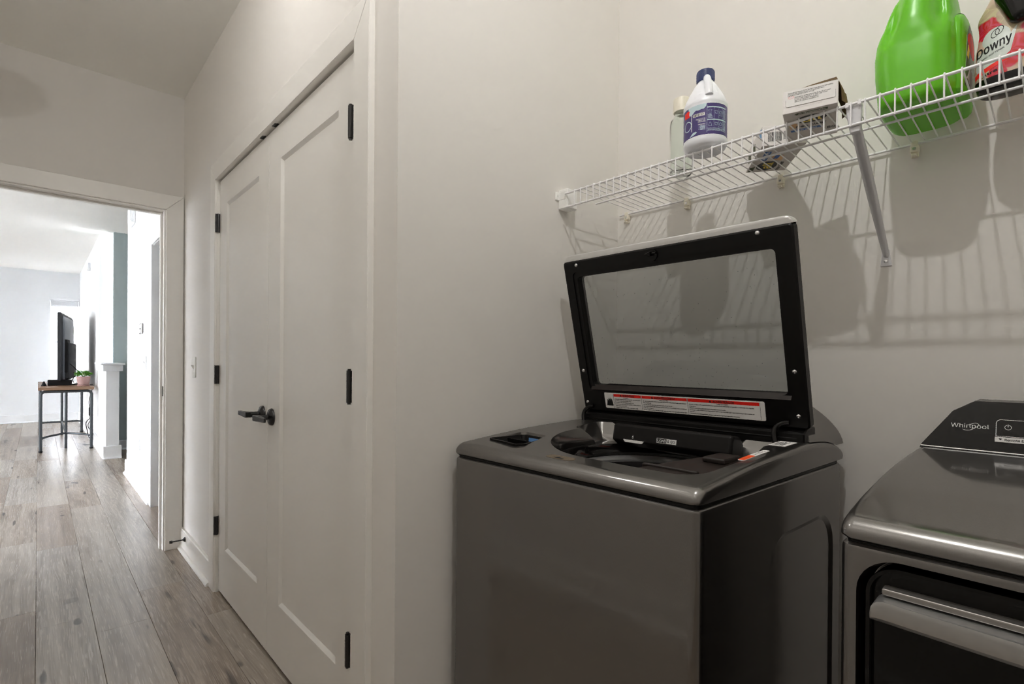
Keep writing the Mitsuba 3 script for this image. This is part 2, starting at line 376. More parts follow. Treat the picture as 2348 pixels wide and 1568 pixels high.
def baseboard(name, pts, out, h=0.128, t=0.015, m='m_trim', shoe=True, label=None):
    """pts: two floor points along the wall; out: unit normal into the room"""
    (xa, ya), (xb, yb) = pts; d = np.array([xb - xa, yb - ya]); L = np.linalg.norm(d); d /= L; o = np.array(out, float)
    prof = Polygon([(0, 0.001), (t, 0.001), (t, h - 0.006), (t - 0.004, h), (0, h)])
    m4 = frame4((xa, ya, 0), (o[0], o[1], 0), (0, 0, 1), (d[0], d[1], 0))
    labels[name] = {'kind': 'structure', 'label': label}; used.add(name)
    obj('board', moved(extrude(prof, 0, L), m4), m, name)
    if shoe:
        q = [(t, 0.001)] + [(t + 0.016 * math.cos(a), 0.001 + 0.02 * math.sin(a)) for a in np.linspace(0, PI / 2, 6)]
        obj('shoe_moulding', moved(extrude(Polygon(q), 0, L), m4), m, name, 40)
baseboard('baseboard_hall_right', [(XW, 2.962), (XW, YE - 0.018)], (-1, 0), label='white baseboard between the closet and the doorway')
baseboard('baseboard_hall_left', [(-0.38, -1.7), (-0.38, YE - 0.018)], (1, 0), label='white baseboard along the hall wall opposite the closet')
baseboard('baseboard_corridor', [(0.665, 4.935), (0.665, 6.47)], (-1, 0), 0.14, m='m_trim_far', label='white baseboard below the thermostat')
baseboard('baseboard_corridor_end', [(0.65, 6.47), (0.785, 6.47)], (0, 1), 0.14, m='m_trim_far', label='white baseboard around the corridor wall end')
baseboard('baseboard_far_end', [(-4.6, 12.70), (0.578, 12.70)], (0, -1), 0.15, m='m_trim_far', label='white baseboard below the far window')
baseboard('baseboard_stair_side', [(0.578, 7.52), (0.578, 12.70)], (-1, 0), 0.15, m='m_trim_far', label='white baseboard beside the television table')
baseboard('baseboard_stair_front', [(0.555, 7.52), (0.723, 7.52)], (0, -1), 0.15, m='m_trim_far', label='white baseboard at the foot of the half wall')
baseboard('baseboard_stair_teal', [(0.70, 8.2), (2.5, 8.2)], (0, -1), 0.12, m='m_trim_far', label='white baseboard below the grey green wall')
jambs('trim_7', [('cap_board', (0.528, 0.750, 7.465, 8.47, 1.092, 1.115, 0.003)), ('cap_apron', (0.546, 0.732, 7.485, 8.47, 1.02, 1.092, 0.002))], 'm_trim_far', 'white wide cap on the half wall')
used.add('trim_7')

# closet doors
def closet_door(name, y0, y1, label, hinge_y, right):
    X0, X1 = 0.664, 0.699
    d = man_of(bx(X0, X1, y0, y1, 0.012, 2.056, 0.0015))
    sw = 0.122 if not right else 0.132
    py0, py1, pz0, pz1 = y0 + sw, y1 - sw, 0.240, 1.925
    b = 0.013
    d = d - m3.Manifold.hull_points(np.array([(X0 - 0.001, y, z) for y in (py0 - 0.001, py1 + 0.001) for z in (pz0 - 0.001, pz1 + 0.001)] +
                                             [(X0 + 0.009, y, z) for y in (py0 + b, py1 - b) for z in (pz0 + b, pz1 - b)], np.float32))
    d = d - man_of(bx(X0 - 0.01, X0 + 0.0115, py0 + b + 0.004, py1 - b - 0.004, pz0 + b + 0.004, pz1 - b - 0.004)) if False else d
    struct(name, mesh_of(d), 'm_door', label)
    for z in (1.846, 1.090, 0.335):
        if right:
            h = cat(cyl((0.651, hinge_y, z - 0.046), (0.651, hinge_y, z + 0.046), 0.0075, 12), cyl((0.651, hinge_y, z - 0.051), (0.651, hinge_y, z - 0.046), 0.005, 10), cyl((0.651, hinge_y, z + 0.046), (0.651, hinge_y, z + 0.051), 0.005, 10), bx(0.651, 0.6645, hinge_y - 0.014, hinge_y, z - 0.045, z + 0.045))
        else:
            h = cat(bx(0.6425, 0.666, hinge_y - 0.0025, hinge_y + 0.0015, z - 0.046, z + 0.046, 0.0005), cyl((0.655, hinge_y - 0.005, z - 0.046), (0.655, hinge_y - 0.005, z + 0.046), 0.0055, 12))
        obj('hinge', h, 'm_black_metal', name, 30, 'black butt hinge')
    ry, rz = (2.181, 0.948)
    if right: ry, rz = 2.072, 0.944
    s = 1 if not right else -1
    prof = [(0, 0), (0.033, 0), (0.033, 0.004), (0.030, 0.010), (0.020, 0.015), (0.013, 0.018), (0.0, 0.018)]
    ros = moved(lathe(prof, 40), frame4((X0, ry, rz), (0, 0, 1), (0, 1, 0), (-1, 0, 0)))
    hk = obj('handle', ros, 'm_black_metal', name, 40, 'black lever handle with round rosette')
    obj('neck', cat(cyl((X0 - 0.016, ry, rz), (X0 - 0.040, ry, rz), 0.0105, 20), cyl((X0 - 0.040, ry, rz), (X0 - 0.066, ry, rz), 0.0115, 20)), 'm_black_metal', hk, 40)
    e = 0.108 * s
    lev = hull(np.vstack([bx(X0 - 0.068, X0 - 0.048, ry - 0.013 * s, ry + 0.02 * s, rz - 0.011, rz + 0.011, 0.002).vertices, bx(X0 - 0.064, X0 - 0.055, ry + e - 0.01 * s, ry + e, rz - 0.0085, rz + 0.0085, 0.002).vertices]))
    obj('lever', lev, 'm_black_metal', hk, 25)
    obj('ball_catch', bx(0.6525, 0.6675, (2.19 if not right else 2.042) - 0.019, (2.19 if not right else 2.042) + 0.019, 2.0618, 2.0650, 0.0004), 'm_black_metal', name, False, 'small black ball catch under the head jamb')
closet_door('door_1', 2.127, 2.861, 'left white closet door with one recessed panel', 2.8625, False)
closet_door('door_2', 1.3575, 2.124, 'right white closet door with one recessed panel', 1.380, True)

# ceiling lamp of the laundry (above the picture): the bulb throws the shelf's shadows
lx, ly = 0.466, 0.235
t = thing('ceiling_lamp', 'small bare bulb ceiling lamp above the laundry', 'lamp')
obj('canopy', lathe([(0, CEIL - 0.0005), (0.055, CEIL - 0.0005), (0.055, CEIL - 0.012), (0.03, CEIL - 0.022), (0.016, CEIL - 0.026), (0.016, CEIL - 0.04), (0, CEIL - 0.04)][::-1], 32, (lx, ly, 0)), 'm_white', t, 40)
bulb = trimesh.creation.icosphere(subdivisions=2, radius=0.015); bulb.apply_translation((lx, ly, CEIL - 0.059))
scene[t + '__bulb'] = mikit.ply(bulb, 'm_white', True); scene[t + '__bulb']['emitter'] = {'type': 'area', 'radiance': {'type': 'rgb', 'value': [LAMP * c for c in LAMP_RGB]}, 'sampling_weight': 2.0}

# semi flush lamp of the hall, above the picture
t = thing('hall_lamp', 'round globe ceiling lamp in the hall before the closet doors', 'lamp')
obj('canopy', lathe([(0, CEIL - 0.0005), (0.065, CEIL - 0.0005), (0.062, CEIL - 0.018), (0.012, CEIL - 0.024), (0.010, CEIL - 0.085), (0, CEIL - 0.085)][::-1], 40, (0.14, 1.70, 0)), 'm_white', t, 40)
dif = lathe([(0, CEIL - 0.205), (0.06, CEIL - 0.198), (0.11, CEIL - 0.178), (0.145, CEIL - 0.145), (0.135, CEIL - 0.105), (0.09, CEIL - 0.088), (0, CEIL - 0.084)], 40, (0.14, 1.70, 0))
scene[t + '__diffuser'] = mikit.ply(dif, 'm_white', True); scene[t + '__diffuser']['emitter'] = {'type': 'area', 'radiance': {'type': 'rgb', 'value': [HALL * c for c in LAMP_RGB]}, 'sampling_weight': 1.0}
# side room off the corridor
wall('wall_side_room', [(1.75, 1.85, YE + 0.12, 6.0, 0, CEIL), (0.785, 1.75, 5.9, 6.0, 0, CEIL)], 'm_wall_far', 'white wall of the side room off the corridor')
t = thing('side_room_lamp', 'round flush ceiling lamp in the side room off the corridor', 'lamp')
obj('pan', lathe([(0, CEIL - 0.0005), (0.16, CEIL - 0.0005), (0.16, CEIL - 0.03), (0, CEIL - 0.03)][::-1], 40, (1.3, 4.8, 0)), 'm_white', t, 40)
scene[t + '__diffuser'] = mikit.ply(lathe([(0, CEIL - 0.06), (0.08, CEIL - 0.056), (0.15, CEIL - 0.031), (0, CEIL - 0.031)], 32, (1.3, 4.8, 0)), 'm_white', True); scene[t + '__diffuser']['emitter'] = {'type': 'area', 'radiance': {'type': 'rgb', 'value': [16.0, 16.0, 16.0]}, 'sampling_weight': 0.3}
# switches, door stop
def switch_plate(x, y, z, label, m='m_plate'):
    t = thing('light_switch', label, 'switch')
    obj('cover_plate', bx(x - 0.006, x, y - 0.037, y + 0.037, z - 0.059, z + 0.059, 0.002), m, t)
    obj('toggle', hull([(x - 0.006, y - 0.005, z - 0.012), (x - 0.006, y + 0.005, z - 0.012), (x - 0.006, y - 0.005, z + 0.012), (x - 0.006, y + 0.005, z + 0.012), (x - 0.019, y - 0.004, z + 0.008), (x - 0.019, y + 0.004, z + 0.008), (x - 0.018, y - 0.004, z + 0.013), (x - 0.018, y + 0.004, z + 0.013)]), m, t)
    for dz in (-0.03, 0.03): obj('screw', cyl((x - 0.0055, y, z + dz), (x - 0.007, y, z + dz), 0.0032, 12), m, t)
switch_plate(XW, 3.385, 1.120, 'white toggle light switch on the wall between closet and doorway')
t = thing('door_stop', 'black door stop screwed to the baseboard by the doorway', 'door stop')
obj('base', lathe([(0, 0), (0.013, 0), (0.012, 0.004), (0.006, 0.010), (0, 0.010)], 20), 'm_black_metal', t)
def along(mesh, o, d):
    """a mesh made along +z, put at o and pointed along d"""
    d = np.array(d, float) / np.linalg.norm(d); a = np.cross(d, (0, 0, 1.0)); a = a / np.linalg.norm(a) if np.linalg.norm(a) > 1e-6 else np.array([1.0, 0, 0])
    return moved(mesh, frame4(o, a, np.cross(d, a), d))
del scene[t + '__base']
so, sd = (0.645, 3.535, 0.092), (-1, 0.12, -0.04)
scene[t + '__base'] = mikit.ply(along(lathe([(0, 0), (0.014, 0), (0.013, 0.004), (0.007, 0.011), (0, 0.011)], 20), so, sd), 'm_black_metal', 40)
obj('rod', along(cyl((0, 0, 0.009), (0, 0, 0.066), 0.0042, 12), so, sd), 'm_black_metal', t, 40)
obj('bumper', along(lathe([(0, 0.064), (0.0075, 0.064), (0.0085, 0.068), (0.0085, 0.076), (0.007, 0.079), (0, 0.079)], 16), so, sd), 'm_black_metal', t, 40)
# ================================================================== far room
def window(name, plane, a0, a1, z0, z1, zs, label, axis='y', blind=True, grid=False):
    labels[name] = {'kind': 'structure', 'label': label}; used.add(name)
    def b(p0, p1, q0, q1, z0_, z1_, c=0.002):
        return bx(p0, p1, plane + q0, plane + q1, z0_, z1_, c) if axis == 'y' else bx(plane - q0, plane - q1, p0, p1, z0_, z1_, c)
    f = 0.04
    for args in ((a0, a0 + f, 0.05, 0.10, z0, z1), (a1 - f, a1, 0.05, 0.10, z0, z1), (a0 + f, a1 - f, 0.05, 0.10, z1 - f, z1), (a0 + f, a1 - f, 0.05, 0.10, z0, z0 + f)):
        obj('frame_rail', b(*args), 'm_trim_far', name)
    obj('sash_rail', b(a0 + f, a1 - f, 0.055, 0.095, zs - 0.02, zs + 0.02), 'm_trim_far', name)
    obj('pane', b(a0 + f, a1 - f, 0.078, 0.078001, zs + 0.02, z1 - f, 0), 'm_pane', name)
    obj('pane', b(a0 + f, a1 - f, 0.072, 0.072001, z0 + f, zs - 0.02, 0), 'm_pane', name)
    obj('sill', b(a0 - 0.0, a1 + 0.0, -0.02, 0.05, z0 - 0.0, z0 + 0.018, 0.003), 'm_trim_far', name)
for n in ():
    pass
window('window_1', 12.70, 0.16, 0.56, 0.76, 2.27, 1.475, 'white double hung window behind the television', blind=True)
for i, (a, b_, z0) in enumerate(((4.3, 6.6, 0.1), (7.4, 9.6, 0.1))):
    window(f'window_{i + 2}', -4.6, a, b_, z0, 2.3, 1.4, ('large white window in the left wall near the hall', 'large white window in the left wall near the television')[i], axis='x')
t = thing('window_blind', 'raised white blind gathered at the top of the far window', 'blind')
obj('head_rail', bx(0.150, 0.570, 12.655, 12.715, 2.245, 2.300, 0.003), 'm_blind', t)
for k in range(9): obj('slat', bx(0.168, 0.552, 12.665, 12.712, 2.150 + k * 0.0105, 2.158 + k * 0.0105, 0.001), 'm_blind', t)
obj('bottom_rail', bx(0.165, 0.555, 12.66, 12.713, 2.128, 2.146, 0.002), 'm_blind', t)
obj('cord', tube([(0.262, 12.66, 2.13), (0.262, 12.66, 1.55)], 0.002, 6), 'm_blind', t)
# television table
ZT = 0.805
t = thing('television_table', 'long narrow table with wooden top and grey bent metal legs', 'table')
X0, X1, Y0, Y1 = 0.0, 0.535, 8.52, 10.60
obj('top', bx(X0, X1, Y0, Y1, ZT - 0.038, ZT, 0.003), 'm_table_top', t)
r = 0.0165
def leg(path): obj('leg', tube(bent(path, 0.06, 6), r, 10), 'm_table_leg', t, 40)
for y in (Y0 + 0.03, Y1 - 0.03):
    obj('leg', tube(bent([(X0 + 0.025, y, 0.0), (X0 + 0.025, y, ZT - 0.055), (X1 - 0.025, y, ZT - 0.055), (X1 - 0.025, y, 0.0)], 0.05, 6), r, 10), 'm_table_leg', t, 40)
    s = 1 if y < 9 else -1; ym = y + 0.22 * s
    obj('leg', tube([(0.268, ym, 0), (0.268, ym, ZT - 0.038)], r * 0.9, 10), 'm_table_leg', t, 40)
    for x in (X0 + 0.025, X1 - 0.025):
        obj('brace', tube(bent([(x, y, 0.10), (x, y, 0.17), (x + (0.06 if x < 0.2 else -0.06), y + 0.05 * s, 0.185), (0.268, ym, 0.20)], 0.03, 5), r * 0.75, 8), 'm_table_leg', t, 40)
obj('stretcher', tube([(0.268, Y0 + 0.25, 0.20), (0.268, Y1 - 0.25, 0.20)], r * 0.75, 8), 'm_table_leg', t, 40)
for y in (Y0 + 0.03, Y1 - 0.03):
    for x in (X0 + 0.025, X1 - 0.025): obj('foot', cyl((x, y, 0.0), (x, y, 0.02), r * 1.15, 12), 'm_black', t, 40)
# television, turned slightly
A, B = np.array([0.185, 8.92]), np.array([0.345, 10.16]); d = B - A; W = np.linalg.norm(d); d /= W
tvm = frame4((A[0], A[1], 0.0), (d[0], d[1], 0), (0, 0, 1))       # local x along the screen, y up, z to the back (+x world)
if tvm[0, 2] < 0: tvm[:3, 2] *= -1
tv = t = thing('television', 'flat black television turned away on the narrow table', 'television')
zb, zt = 0.860, 1.775
obj('panel', moved(hull(np.vstack([ring(rrect(0, W, zb, zt, 0.02), 0.0), ring(rrect(0, W, zb, zt, 0.02), 0.028), ring(rrect(0.03, W - 0.03, zb + 0.03, zt - 0.03, 0.06), 0.048)])), tvm), 'm_tv', t, 30)
back = []
for k in range(30):
    z = zb + 0.30 + k * 0.0175
    back.append(bx(0.06, W - 0.06, z, z + 0.009, 0.044, 0.0525))
obj('back_cover', moved(cat(hull(np.vstack([ring(rrect(0.04, W - 0.04, zb + 0.02, zt - 0.04, 0.08), 0.047), ring(rrect(0.10, W - 0.10, zb + 0.05, zt - 0.10, 0.08), 0.060)])), *back), tvm), 'm_tv_back', t, 30)
obj('port_box', moved(bx(0.20, W - 0.25, zb + 0.03, zb + 0.52, 0.055, 0.098, 0.008), tvm), 'm_tv', t)
obj('port_box', moved(bx(0.14, 0.40, zb + 0.12, zb + 0.56, 0.055, 0.085, 0.006), tvm), 'm_black', t)
obj('stand_neck', moved(bx(W / 2 - 0.12, W / 2 + 0.12, ZT + 0.012, zb + 0.06, 0.01, 0.05, 0.004), tvm), 'm_black', t)
obj('stand_base', moved(bx(W / 2 - 0.35, W / 2 + 0.35, ZT + 0.0005, ZT + 0.014, -0.10, 0.15, 0.004), tvm), 'm_gloss_black', t)
obj('stand_foot', moved(bx(0.12, 0.18, ZT + 0.0005, zb + 0.02, -0.11, 0.13, 0.004), tvm), 'm_black', t)
t = thing('cable_box', 'small black box behind the television on the table', 'box')
obj('case', bx(0.40, 0.50, 9.05, 9.25, ZT + 0.0005, ZT + 0.045, 0.004), 'm_black', t)
obj('antenna', tube([(0.42, 9.1, ZT + 0.044), (0.415, 9.09, ZT + 0.10)], 0.004, 8), 'm_black', t)
t = thing('sensor_cone', 'small black cone standing at the left of the table', 'cone')
obj('body', lathe([(0, 0), (0.028, 0), (0.026, 0.01), (0.006, 0.06), (0, 0.062)], 20, (0.055, 8.93, ZT + 0.0005)), 'm_black', t, 40)
obj('cord', tube(smooth_path([(0.055, 8.96, ZT + 0.004), (0.045, 9.0, ZT + 0.03), (0.04, 9.06, ZT + 0.004)], 12), 0.003, 6), 'm_black', t, True)
obj('cable', tube(smooth_path([(0.30, 9.22, 1.12), (0.37, 9.12, 1.03), (0.42, 9.05, 0.96), (0.47, 8.98, 0.88), (0.50, 8.9, ZT + 0.008)], 24), 0.004, 6), 'm_black', tv, True, 'thin black cable')
obj('cable', tube(smooth_path([(0.36, 9.3, 0.97), (0.37, 9.2, 0.93), (0.345, 9.1, 0.88), (0.37, 9.02, 0.825), (0.42, 9.0, ZT + 0.006), (0.50, 8.8, ZT + 0.006)], 24), 0.005, 6), 'm_black', tv, True, 'thin black cable')
t = thing('power_adapter', 'black power adapter hanging on a coiled cord behind the table', 'adapter')
obj('brick', bx(0.487, 0.515, 8.60, 8.64, 0.42, 0.53, 0.004), 'm_black', t)
obj('plug', bx(0.49, 0.512, 8.605, 8.635, 0.385, 0.42, 0.002), 'm_white', t)
obj('cord', tube(smooth_path([(0.52, 8.62, ZT - 0.04), (0.51, 8.62, 0.72), (0.49, 8.62, 0.62), (0.50, 8.62, 0.53)], 20), 0.0035, 6), 'm_black', t, True)
obj('coil', tube(smooth_path([(0.50, 8.62, 0.385), (0.46, 8.61, 0.33), (0.47, 8.62, 0.24), (0.51, 8.63, 0.12), (0.53, 8.62, 0.16), (0.48, 8.63, 0.30), (0.50, 8.62, 0.345), (0.52, 8.62, 0.25), (0.515, 8.61, 0.10), (0.50, 8.61, 0.12)], 60), 0.0035, 6), 'm_black', t, True)
# plant
pc = np.array([0.437, 8.72])
t = thing('potted_plant', 'bushy green plant in a dusty pink pot on the table', 'plant')
obj('pot', lathe([(0.0, 0.022), (0.052, 0.022), (0.058, 0.023), (0.073, 0.122), (0.071, 0.124), (0.068, 0.122), (0.064, 0.106), (0.0, 0.106)], 40, (pc[0], pc[1], ZT)), 'm_pot', t, 40)
obj('saucer', lathe([(0, 0.0008), (0.062, 0.0008), (0.067, 0.02), (0.064, 0.022), (0.0, 0.020)], 40, (pc[0], pc[1], ZT)), 'm_pot', t, 40)
obj('soil', lathe([(0, 0.1065), (0.064, 0.1065), (0.0, 0.112)], 24, (pc[0], pc[1], ZT)), 'm_soil', t)
leafbase = None
def leafmesh(L, Wd):
    xs = np.linspace(0, 1, 6); V, F = [], []
    for x in xs:
        w = Wd * math.sin(PI * min(1, x * 0.97 + 0.03)) ** 0.7; z = -0.25 * L * x * x
        V += [(x * L, -w, z + 0.12 * w), (x * L, 0, z), (x * L, w, z + 0.12 * w)]
    for i in range(5):
        for j in range(2):
            a = i * 3 + j; F += [(a, a + 3, a + 4), (a, a + 4, a + 1)]
    return trimesh.Trimesh(np.array(V), np.array(F), process=False)
lp = {}
rr = random.Random(3)
for k in range(170):
    v = k % 3
    if v not in lp: lp[v] = [mikit.ply(leafmesh(0.030 + 0.005 * v, 0.010 + 0.0015 * v), m, True) for m in ('m_leaf', 'm_leaf_light')]
    th, ph = rr.uniform(0, 2 * PI), math.acos(rr.uniform(-0.05, 1))
    rad = 0.062 * rr.uniform(0.55, 1.0)
    o = (pc[0] + 1.25 * rad * math.sin(ph) * math.cos(th), pc[1] + 1.25 * rad * math.sin(ph) * math.sin(th), ZT + 0.145 + 0.95 * rad * math.cos(ph))
    tw = T().translate(o).rotate([0, 0, 1], math.degrees(th) + rr.uniform(-40, 40)).rotate([0, 1, 0], rr.uniform(-50, 25)).rotate([1, 0, 0], rr.uniform(-30, 30))
    obj('leaf', {**lp[v][0 if rr.random() < 0.5 else 1], 'to_world': tw}, None, t)
for k in range(12):
    th = k * 2 * PI / 12
    obj('stem', tube(smooth_path([(pc[0], pc[1], ZT + 0.10), (pc[0] + 0.02 * math.cos(th), pc[1] + 0.02 * math.sin(th), ZT + 0.14), (pc[0] + 0.05 * math.cos(th), pc[1] + 0.05 * math.sin(th), ZT + 0.165)], 6), 0.0015, 5), 'm_leaf', t)
# corridor fittings
t = thing('thermostat', 'small silver thermostat on the white corridor wall', 'thermostat')
obj('back_plate', bx(0.650, 0.665, 5.39, 5.52, 1.385, 1.475, 0.003), 'm_steel', t)
obj('screen', bx(0.646, 0.6505, 5.40, 5.51, 1.432, 1.468, 0.0015), 'm_trim_far', t, label='pale display')
obj('button_bar', bx(0.646, 0.6505, 5.41, 5.50, 1.392, 1.424, 0.0015), 'm_plate', t)
switch_plate(0.665, 5.245, 1.132, 'white light switch on the corridor wall below the thermostat', 'm_trim_far')
t = thing('wall_outlet', 'white wall outlet low on the corridor wall', 'outlet')
obj('cover_plate', bx(0.659, 0.665, 5.54, 5.615, 0.35, 0.465, 0.002), 'm_trim_far', t)
for dz in (-0.022, 0.022): obj('socket', rbox(0.656, 0.661, 5.562, 5.593, 0.4075 + dz - 0.015, 0.4075 + dz + 0.015, 0.002, 8), 'm_plate', t)
t = thing('door_chime', 'white moulded door chime box high on the corridor wall', 'door chime')
for k, (dx, a) in enumerate(((0.012, 0.0), (0.022, 0.012), (0.032, 0.024), (0.040, 0.036))):
    obj('step', rbox(0.665 - dx, 0.6652, 5.90 + a, 6.14 - a, 2.44 + a * 0.7, 2.60 - a * 0.3, 0.005, 8), 'm_trim_far', t)
t = thing('motion_sensor', 'small white sensor near the ceiling above the television', 'sensor')
obj('case', rbox(0.545, 0.579, 10.0, 10.09, 2.50, 2.62, 0.008, 8), 'm_trim_far', t)
obj('lens', rbox(0.541, 0.548, 10.015, 10.075, 2.51, 2.555, 0.003, 8), 'm_plate', t)
# ================================================================== washing machine (local: u right along the front, v back, z up)
WM = np.eye(4); WM[:2, 0] = (0.01306, -1.0); WM[:2, 1] = (0.99858, -0.05548); WM[:2, 3] = (0.819, 1.105)
W_, D_ = 0.689, 0.703
t = thing('washing_machine', 'dark grey glossy top loading washing machine with its lid raised', 'washing machine')
wm = t
def wobj(name, mesh, m, parent=None, smooth=False, label=None):
    return obj(name, moved(mesh, WM), m, parent or wm, smooth, label)
OPC, OPR = (0.388, 0.300), 0.224          # tub opening
cab = man_of(layers(rrect(0, W_, 0, D_, 0.020), [(0.025, 0.004), (0.030, 0), (0.903, 0), (0.907, 0.0015), (0.909, 0.004)]))
cab = cab - man_of(cyl((0.365, 0.345, 0.35), (0.365, 0.345, 0.95), 0.29, 64))
# pressed recess in the right side
rec = man_of(moved(layers(rrect(0.27, 0.64, 0.06, 0.80, 0.09), [(-0.02, 0), (0.0, 0), (0.006, 0.012)]), frame4((W_, 0, 0), (0, 1, 0), (0, 0, 1), (-1, 0, 0))))
cab = cab - rec
wobj('cabinet', mesh_of(cab), 'm_steel', None, 25)
for k, (u, v) in enumerate(((0.06, 0.06), (W_ - 0.06, 0.06), (0.06, D_ - 0.06), (W_ - 0.06, D_ - 0.06))):
    wobj('foot', cyl((u, v, 0.0), (u, v, 0.03), 0.022, 16), 'm_black', None, 40)
wobj('seam_gasket', extrude(rrect(0.006, W_ - 0.006, 0.006, D_ - 0.006, 0.016).difference(rrect(0.03, W_ - 0.03, 0.03, D_ - 0.03, 0.01)), 0.905, 0.919), 'm_black')
# top deck: rounded solid with a curved top
from scipy.interpolate import PchipInterpolator
zt_ = PchipInterpolator([0, 0.03, 0.075, 0.159, 0.253, 0.361, 0.485, 0.60, 0.69, 0.72], [0.944, 0.9478, 0.9525, 0.961, 0.9685, 0.974, 0.978, 0.972, 0.952, 0.93])
def deck_section(ins):
    """outline in (v, z) inset by ins"""
    vs = np.linspace(0.032 + ins, D_ + 0.012 - ins, 56); top = [(v, float(zt_(v)) - ins) for v in vs]
    low = 0.916 + min(ins, 0.003)
    z1 = float(zt_(0.032)) - ins
    front = [(ins + 0.001, low + 0.003)] + [(ins + 0.032 * (1 - math.cos(a)), 0.922 + (z1 - 0.922) * math.sin(a)) for a in np.linspace(0.02, PI / 2 - 0.05, 14)]
    return [(ins + 0.004, low), (D_ + 0.014 - ins - 0.003, low), (D_ + 0.016 - ins, low + 0.006)] + top[::-1] + front[::-1]
pts = []
for u, i in [(0.0, 0.013), (0.0008, 0.0085), (0.003, 0.005), (0.0065, 0.0022), (0.0115, 0.0005), (0.016, 0)]:
    s = deck_section(i)
    for uu in (u, W_ - u): pts += [(uu, v, z) for v, z in s]
deck = man_of(hull(pts))
circ = Point(*OPC).buffer(OPR, quad_segs=24)
outline = unary_union([circ, rrect(0.44, 0.640, 0.072, 0.36, 0.05)]).convex_hull
deck = deck - stack(outline, [(0.90, 0.0), (0.938, 0.0), (0.945, -0.002), (0.952, -0.006), (0.960, -0.012), (0.970, -0.021), (0.985, -0.032)])
rear = Polygon([(0.12, 0.34), (0.62, 0.34), (0.63, 0.475), (0.60, 0.49), (0.15, 0.49), (0.10, 0.47)]).buffer(-0.02).buffer(0.02)
deck = deck - stack(rear, [(0.925, 0.025), (0.94, 0.02), (0.955, 0.010), (0.968, 0.0), (0.990, -0.016)])
pocket = Polygon([(0.044, 0.080), (0.168, 0.061), (0.184, 0.080), (0.166, 0.140), (0.146, 0.192), (0.055, 0.202)]).buffer(-0.012).buffer(0.012)
deck = deck - stack(pocket.convex_hull, [(0.918, 0.006), (0.945, 0.002), (0.958, -0.001), (0.975, -0.004)])
wobj('top_deck', mesh_of(deck), 'm_steel', None, 28)
# bleach pocket tray, with a blue sticker
pp = pocket.convex_hull.buffer(0.0005)
tray = stack(pp, [(0.916, 0.010), (0.957, 0.0)]) - stack(pp.buffer(-0.004), [(0.921, 0.012), (0.959, 0.0)])
pk = wobj('dispenser_tray', mesh_of(tray), 'm_black', None, 30, 'black dispenser tray in the deck')
wobj('divider', hull([(0.056, 0.138, 0.92), (0.160, 0.132, 0.92), (0.056, 0.138, 0.953), (0.160, 0.132, 0.953), (0.056, 0.141, 0.92), (0.160, 0.135, 0.92), (0.056, 0.141, 0.953), (0.160, 0.135, 0.953)]), 'm_black', pk)
wobj('blue_sticker', hull([(0.085, 0.186, 0.930), (0.140, 0.183, 0.930), (0.085, 0.190, 0.952), (0.140, 0.187, 0.952), (0.085, 0.1905, 0.930), (0.140, 0.1875, 0.930)]), 'm_blue_label', pk, False, 'small blue sticker')
wobj('spout_lip', hull(np.vstack([bx(0.150, 0.170, 0.072, 0.112, 0.940, 0.951, 0.002).vertices, bx(0.138, 0.166, 0.080, 0.12, 0.93, 0.945, 0.002).vertices])), 'm_brown_black', pk)
# oval lock sticker, reminder labels
def on_deck(poly, h=0.0006):
    m = extrude(poly, 0, h)
    m = m.subdivide_to_size(0.012)
    m.vertices[:, 2] += zt_(m.vertices[:, 1]) + 0.0002
    return m
ov = wobj('lock_sticker', on_deck(rrect(0.302, 0.380, 0.028, 0.052, 0.0118)), 'm_oval', None, False, 'oval bronze sticker with a padlock mark')
wobj('padlock_mark', on_deck(unary_union([Polygon([(0.325, 0.034), (0.341, 0.034), (0.341, 0.046)]), rrect(0.331, 0.355, 0.032, 0.036, 0.001)]), 0.0009), 'm_ink', ov)
rs = wobj('reminder_sticker', on_deck(rrect(0.647, 0.661, 0.222, 0.346, 0.006)), 'm_paper', None, False, 'narrow white and orange sticker on the right of the deck')
wobj('orange_panel', on_deck(rrect(0.6475, 0.6605, 0.226, 0.275, 0.003), 0.0009), 'm_orange', rs)
for k in range(5): wobj('print_line', on_deck(sbox(0.650, 0.288 + k * 0.010, 0.650 + 0.008 - 0.002 * (k % 2), 0.2895 + k * 0.010), 0.0009), 'm_ink', rs)
bs = wobj('barcode_sticker', on_deck(rrect(0.628, 0.664, 0.412, 0.482, 0.001)), 'm_paper', None, False, 'white sticker with fine print by the right hinge')
for k in range(6): wobj('print_line', on_deck(sbox(0.633 + 0.004 * k, 0.42, 0.6345 + 0.004 * k, 0.46 + 0.01 * (k % 2)), 0.0009), 'm_ink', bs)
# tub
tr = lambda prof, n=96: lathe(prof, n, (OPC[0], OPC[1], 0))
wobj('tub_ring', tr([(0.190, 0.918), (0.216, 0.928), (0.224, 0.917), (0.224, 0.902), (0.185, 0.900), (0.180, 0.908), (0.190, 0.918)][::-1]), 'm_gloss_black', None, 40, 'black plastic tub ring')
wobj('tub_ring', tr([(0.168, 0.890), (0.184, 0.899), (0.200, 0.895), (0.215, 0.86), (0.205, 0.855), (0.168, 0.884), (0.168, 0.890)][::-1]), 'm_steel_light', None, 40, 'bright balance ring')
wobj('basket', tr([(0.0, 0.44), (0.205, 0.44), (0.212, 0.46), (0.212, 0.858), (0.216, 0.858), (0.216, 0.436), (0.0, 0.436)]), 'm_basket', None, 40, 'steel wash basket')
imp = tr([(0.0, 0.52), (0.03, 0.515), (0.05, 0.49), (0.15, 0.465), (0.19, 0.446), (0.19, 0.441), (0, 0.441)][::-1], 48)
wobj('impeller', imp, 'm_brown_black', None, 40)
